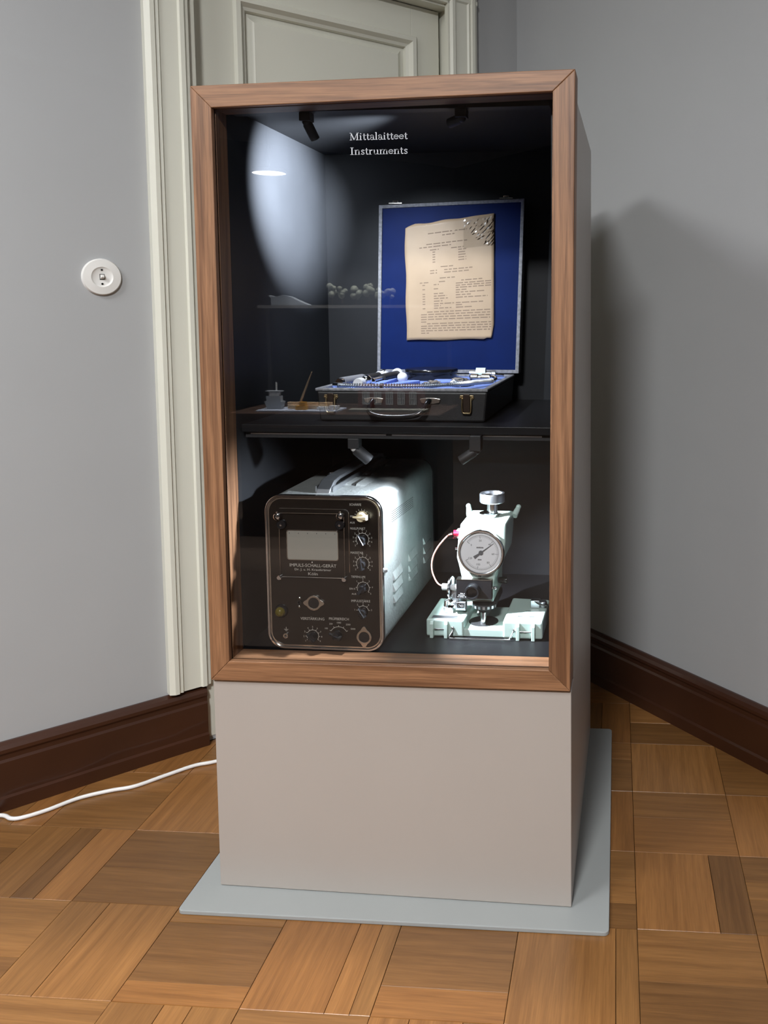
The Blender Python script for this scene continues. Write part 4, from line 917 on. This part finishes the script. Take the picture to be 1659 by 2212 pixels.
# coiled cable along the front rim
pts = spline([(-.1400, .1600, .9885), (-.10, .1570, .9880), (-.04, .1555, .9880), (.015, .1555, .9885), (.060, .1575, .9895), (.090, .1660, .9905), (.118, .1950, .9905), (.135, .235, .9895), (.150, .275, .9880), (.152, .300, .9870)], 40)
mb = MB(); mb.tube(pts, .003, 10, rad=[.0041 + .0012 * math.cos(i * 2 * PI / 4) for i in range(len(pts))]); cc = thing('coiled_cable', (0, .17, ZT), 'ribbed metal sheathed cable curving along the front rim of the case', 'cable')
mb.build('sheath', M_steel, cc, smooth=True)
mb = MB(); mb.cyl((-.052, .1555, .9880), (-.046, .1555, .9880), .0056, n=14); mb.build('cable_clip', M_blackmatt, cc)
mb = MB(); mb.cyl(pts[0], tuple(Vector(pts[0]) + Vector((-.012, .006, 0))), .0052, n=14); mb.build('plug', M_chrome, cc, smooth=True)
# crumpled foil pouches
def pouch(x, y, z, rx, ry, rz, sd, label):
    r_ = random.Random(sd); bm = bmesh.new(); bmesh.ops.create_icosphere(bm, subdivisions=3, radius=1)
    for v in bm.verts:
        k = 1 + r_.uniform(-.16, .16); v.co = Vector((x + v.co.x * rx * k, y + v.co.y * ry * k, max(ZT + .0004, z + v.co.z * rz * k)))
    mb = MB(); mb.add([v.co.copy() for v in bm.verts], [[w_.index for w_ in f.verts] for f in bm.faces]); bm.free()
    tag(mb.build('foil_pouch', M_steel), label, 'pouch', 'foil pouches in the instrument case')
pouch(.035, .240, .984, .018, .030, .0085, 4, 'small crumpled silver pouch in the middle of the case')
pouch(.090, .262, .986, .022, .032, .0110, 8, 'larger crumpled silver pouch behind the coiled cable')
# tape roll, threaded rods
t = thing('tape_roll', (.1065, .415, ZT), 'narrow white ring slipped over a steel tube in the case', 'ring')
mb = MB(); mb.lathe([(.0078, 0), (.0135, 0), (.0135, .022), (.0078, .022), (.0078, 0)], (.0955, .420, ZT + .0145), (1, .05, 0), 28); mb.build('roll', mat('mint_tape', lin(206, 224, 222), .4), t, smooth=True)
t = thing('threaded_rod', (.1250, .420, ZT), 'steel tube with threaded end through the white ring', 'rod', 'steel rods in the instrument case')
mb = MB(); mb.lathe([(0, 0), (.0070, 0), (.0074, .002), (.0074, .050), (.0092, .052), (.0092, .060), (0, .060)], (.0800, .419, ZT + .0150), (1, .05, -.04), 18); mb.build('tube', M_steel, t, smooth=True)
mb = MB(); mb.tube([(.140 + k * .0006, .4215, ZT + .0125 - k * .00003) for k in range(34)], .004, 10, rad=[.0040 + (.0007 if k % 2 else 0) for k in range(34)]); mb.build('thread', M_chrome, t)
t = thing('steel_fitting', (.115, .360, ZT), 'short steel fitting with bent hook nearest the outer rim', 'fitting', 'steel rods in the instrument case')
mb = MB(); mb.lathe([(0, 0), (.0060, 0), (.0085, .003), (.0085, .018), (.0065, .020), (.0065, .026), (.0095, .028), (.0095, .046), (0, .046)], (.0920, .362, ZT + .0098), (1, -.06, 0), 18); mb.build('sleeve', M_nickel, t, smooth=True)
mb = MB(); mb.tube(spline([(.137, .358, ZT + .010), (.146, .356, ZT + .013), (.154, .345, ZT + .010), (.150, .333, ZT + .006), (.140, .336, ZT + .005)], 5), .0032, 8); mb.build('hook', M_chrome, t, smooth=True)

# ------------------------------------------------------------------ ceiling lamps of the room
for (x, y, z, dia, watts, colr), lab_ in zip(ROOM_LAMPS, ('large round ceiling lamp straight in front of the cabinet', 'round ceiling lamp in front of the light switch wall', 'small round ceiling lamp mirrored in the cabinet glass')):
    t = thing('ceiling_lamp', (x, y, CEIL), lab_, 'lamp', 'ceiling lamps')
    MB().cyl((x, y, z + .03), (x, y, CEIL), .008, n=10).build('stem', M_white, t)
    MB().lathe([(0, .03), (dia / 2, .03), (dia / 2 + .012, .02), (dia / 2 + .012, -.004), (dia / 2, -.004), (dia / 2, .012), (0, .012)], (x, y, z), (0, 0, 1), 40).build('shade', M_white, t, smooth=True)
    ld = bpy.data.lights.new('ceiling_lamp_light', 'AREA'); ld.shape = 'DISK'; ld.size = dia; ld.energy = watts; ld.color = colr
    lo = bpy.data.objects.new('ceiling_lamp_light', ld); COL.objects.link(lo); lo.location = Vector((x, y, z - .001)) - t.location; lo.parent = t

x, y, z, wt, ang = ADDED_FLOOR_LIGHT  # unseen light added for the front floor, not a lamp of the room
t = thing('added_floor_light', (x, y, CEIL), 'added unseen light brightening the floor before the cabinet', 'lamp')
MB().lathe([(.05, 0), (.075, 0), (.075, -.012), (.05, -.012), (.05, 0)], (x, y, CEIL), (0, 0, 1), 32).build('added_light_ring', M_white, t, smooth=True)
ld = bpy.data.lights.new('added_floor_beam', 'SPOT'); ld.energy = wt; ld.color = (1.0, .97, .93); ld.spot_size = math.radians(ang); ld.spot_blend = .06; ld.shadow_soft_size = .02
lo = bpy.data.objects.new('added_floor_beam', ld); COL.objects.link(lo); lo.parent = t; lo.location = (0, 0, z - CEIL)

# ------------------------------------------------------------------ model showcase behind the photographer, mirrored in the cabinet glass
M_darkwood = wood('dark_showcase_wood', lin(70, 48, 36), lin(44, 30, 22), 'X', 0.45)
sc_ = thing('model_showcase', (-1.02, -2.60, .0042), 'dark wooden model table mirrored in the cabinet glass', 'table')
MB().box(-1.50, -.50, -2.86, -2.50, 0.0042, .56).build('table_body', M_darkwood, sc_)
MB().box(-1.53, -.47, -2.89, -2.44, .5602, .6350).build('table_top', M_darkwood, sc_, bevel=.004)
for x in (-1.50, -.52): MB().box(x, x + .02, -2.86, -2.84, .6352, 1.148).build('shelf_post', M_blackmatt, sc_)
MB().box(-1.52, -.48, -2.88, -2.78, 1.1482, 1.1640).build('upper_shelf', mat('grey_board', lin(120, 118, 116), .6), sc_)
M_water = mat('pale_board', lin(170, 178, 196), .5); M_grey = mat('model_grey', lin(150, 156, 164), .5); M_wht = mat('model_white', lin(226, 228, 230), .5)
M_tan = mat('model_timber', lin(206, 178, 144), .6); M_yel = mat('model_yellow', lin(196, 140, 40), .5); M_redb = mat('model_brick', lin(98, 42, 36), .7); M_leafm = mat('model_foliage', lin(120, 124, 112), .9)
zt = .6352
tag(MB().box(-1.415, -1.005, -2.66, -2.50, zt, zt + .006).build('model_harbour', M_water), 'pale board under the mirrored model tugboat and crane', 'board')
t = thing('model_tugboat', (-1.345, -2.57, zt + .006), 'grey and white model tugboat mirrored beside the open case', 'model boat')
MB().prism([(-1.395, zt + .045), (-1.30, zt + .045), (-1.31, zt + .0065), (-1.38, zt + .0065)], 'xz', -2.595, -2.555).build('hull', M_grey, t)
MB().box(-1.385, -1.312, -2.59, -2.56, zt + .0452, zt + .072).build('deck_house', M_grey, t); MB().box(-1.372, -1.322, -2.588, -2.562, zt + .0722, zt + .094).build('wheel_house', M_wht, t)
MB().cyl((-1.338, -2.575, zt + .0942), (-1.338, -2.575, zt + .140), .004, n=8).build('mast', M_wht, t); MB().box(-1.388, -1.306, -2.592, -2.558, zt + .094, zt + .098).build('cabin_roof', M_grey, t)
t = thing('model_crane', (-1.195, -2.55, zt + .006), 'yellow model crane with raised boom mirrored in the glass', 'model crane')
MB().box(-1.225, -1.170, -2.565, -2.535, zt + .0065, zt + .026).build('chassis', M_yel, t); MB().box(-1.205, -1.175, -2.563, -2.537, zt + .0262, zt + .045).build('cab', M_yel, t)
MB().tube([(-1.210, -2.55, zt + .030), (-1.142, -2.55, zt + .195)], .0035, 8, rad=[.006, .003]).build('boom', M_tan, t)
for k, (x0, x1) in enumerate(((-1.290, -1.06), (-1.270, -1.08))):
    tag(MB().box(x0, x1, -2.612 + k * .022, -2.594 + k * .022, zt + .0065, zt + .038 - k * .012).build('timber_bundle', M_tan), ('upper', 'lower')[k] + ' pale timber bundle behind the mirrored yellow crane', 'timber', 'timber bundles')
for k, x in enumerate((-1.115, -1.055)):
    tag(MB().box(x, x + .048, -2.562, -2.535, zt + .0065, zt + .022 + k * .006).build('model_crate', M_wht), ('low', 'tall')[k] + ' pale crate at the end of the mirrored crane board', 'crate', 'model crates')
t = thing('model_house', (-.76, -2.62, zt), 'red brick model house with white windows mirrored on the case front', 'model house')
MB().box(-.925, -.60, -2.68, -2.60, zt, zt + .125).build('wall', M_redb, t)
for k in range(5):
    x = -.900 + k * .060
    f = MB().box(x, x + .036, -2.5998, -2.596, zt + .030, zt + .095).build('window', M_grey, t)
    mb = MB()
    for u in (0, .012, .024, .034): mb.box(x + u, x + u + .002, -2.5958, -2.5935, zt + .030, zt + .095)
    for v in (.030, .060, .093): mb.box(x, x + .036, -2.5958, -2.5935, zt + v, zt + v + .002)
    mb.build('muntin', M_wht, f)
tag(MB().box(-.95, -.56, -2.592, -2.52, zt, zt + .012).build('model_pavement', mat('model_paving', lin(120, 120, 112), .8)), 'grey pavement strip before the mirrored brick house', 'board')
rt = random.Random(9)
TREES = ['slender pale model tree mirrored at the far end of the shelf', 'broad pale model tree mirrored left of the cabinet corner', 'round topped model tree mirrored at the cabinet corner', 'tallest thin model tree mirrored by the cabinet corner', 'bushy model tree mirrored beside the blue lid', 'narrow model tree mirrored closest to the blue lid']
for k, x in enumerate((-1.13, -1.075, -1.0, -.93, -.875, -.82)):
    t = thing('model_tree', (x, -2.83, 1.1642), TREES[k], 'model tree', 'model trees')
    h = .07 + rt.random() * .05
    MB().cyl((x, -2.83, 1.1642), (x, -2.83, 1.1642 + h), .0025, n=7).build('trunk', M_darkwood, t)
    mb = MB()
    for q in range(6): mb.sphere((x + rt.uniform(-.016, .016), -2.83 + rt.uniform(-.014, .014), 1.1642 + h * rt.uniform(.55, 1.1)), rt.uniform(.012, .021), 9)
    mb.build('crown', M_leafm, t)
mb = MB(); mb.prism([(-1.455, 1.1642), (-1.25, 1.1642), (-1.29, 1.180), (-1.36, 1.212), (-1.40, 1.217), (-1.43, 1.207), (-1.47, 1.216), (-1.455, 1.20)], 'xz', -2.855, -2.805)
tag(mb.build('model_hill', M_grey), 'pale sloping model landscape mirrored at the end of the shelf', 'model')
ld = bpy.data.lights.new('showcase_lamp', 'SPOT'); ld.energy = 700; ld.color = (1.0, .97, .92); ld.spot_size = math.radians(32); ld.spot_blend = .5; ld.shadow_soft_size = .03
t = thing('showcase_lamp', (-1.0, -2.25, CEIL), 'ceiling spotlight over the mirrored model table', 'lamp')
MB().cyl((-1.0, -2.25, CEIL - .09), (-1.0, -2.25, CEIL), .04, n=20).build('housing', M_blackmatt, t)
lo = bpy.data.objects.new('showcase_lamp_light', ld); COL.objects.link(lo); lo.parent = t; lo.location = (0, 0, -.10); lo.rotation_euler = (Vector((-1.0, -2.60, .7)) - Vector((-1.0, -2.25, CEIL - .1))).to_track_quat('-Z', 'Y').to_euler()

# unseen dark sheet added behind the photographer to dim the floor's reflection
mb = MB(); mb.box(-2.2, 2.0, -4.60, -1.15, -.0078, .004)
tag(mb.build('reflection_sheet', mat('reflection_sheet_dark', lin(58, 44, 34), .95, noise=(40, .2), bump=(300, .5, .002))), 'added dark brown sheet dimming the floor reflection in the lower cabinet glass', 'reflection_sheet')
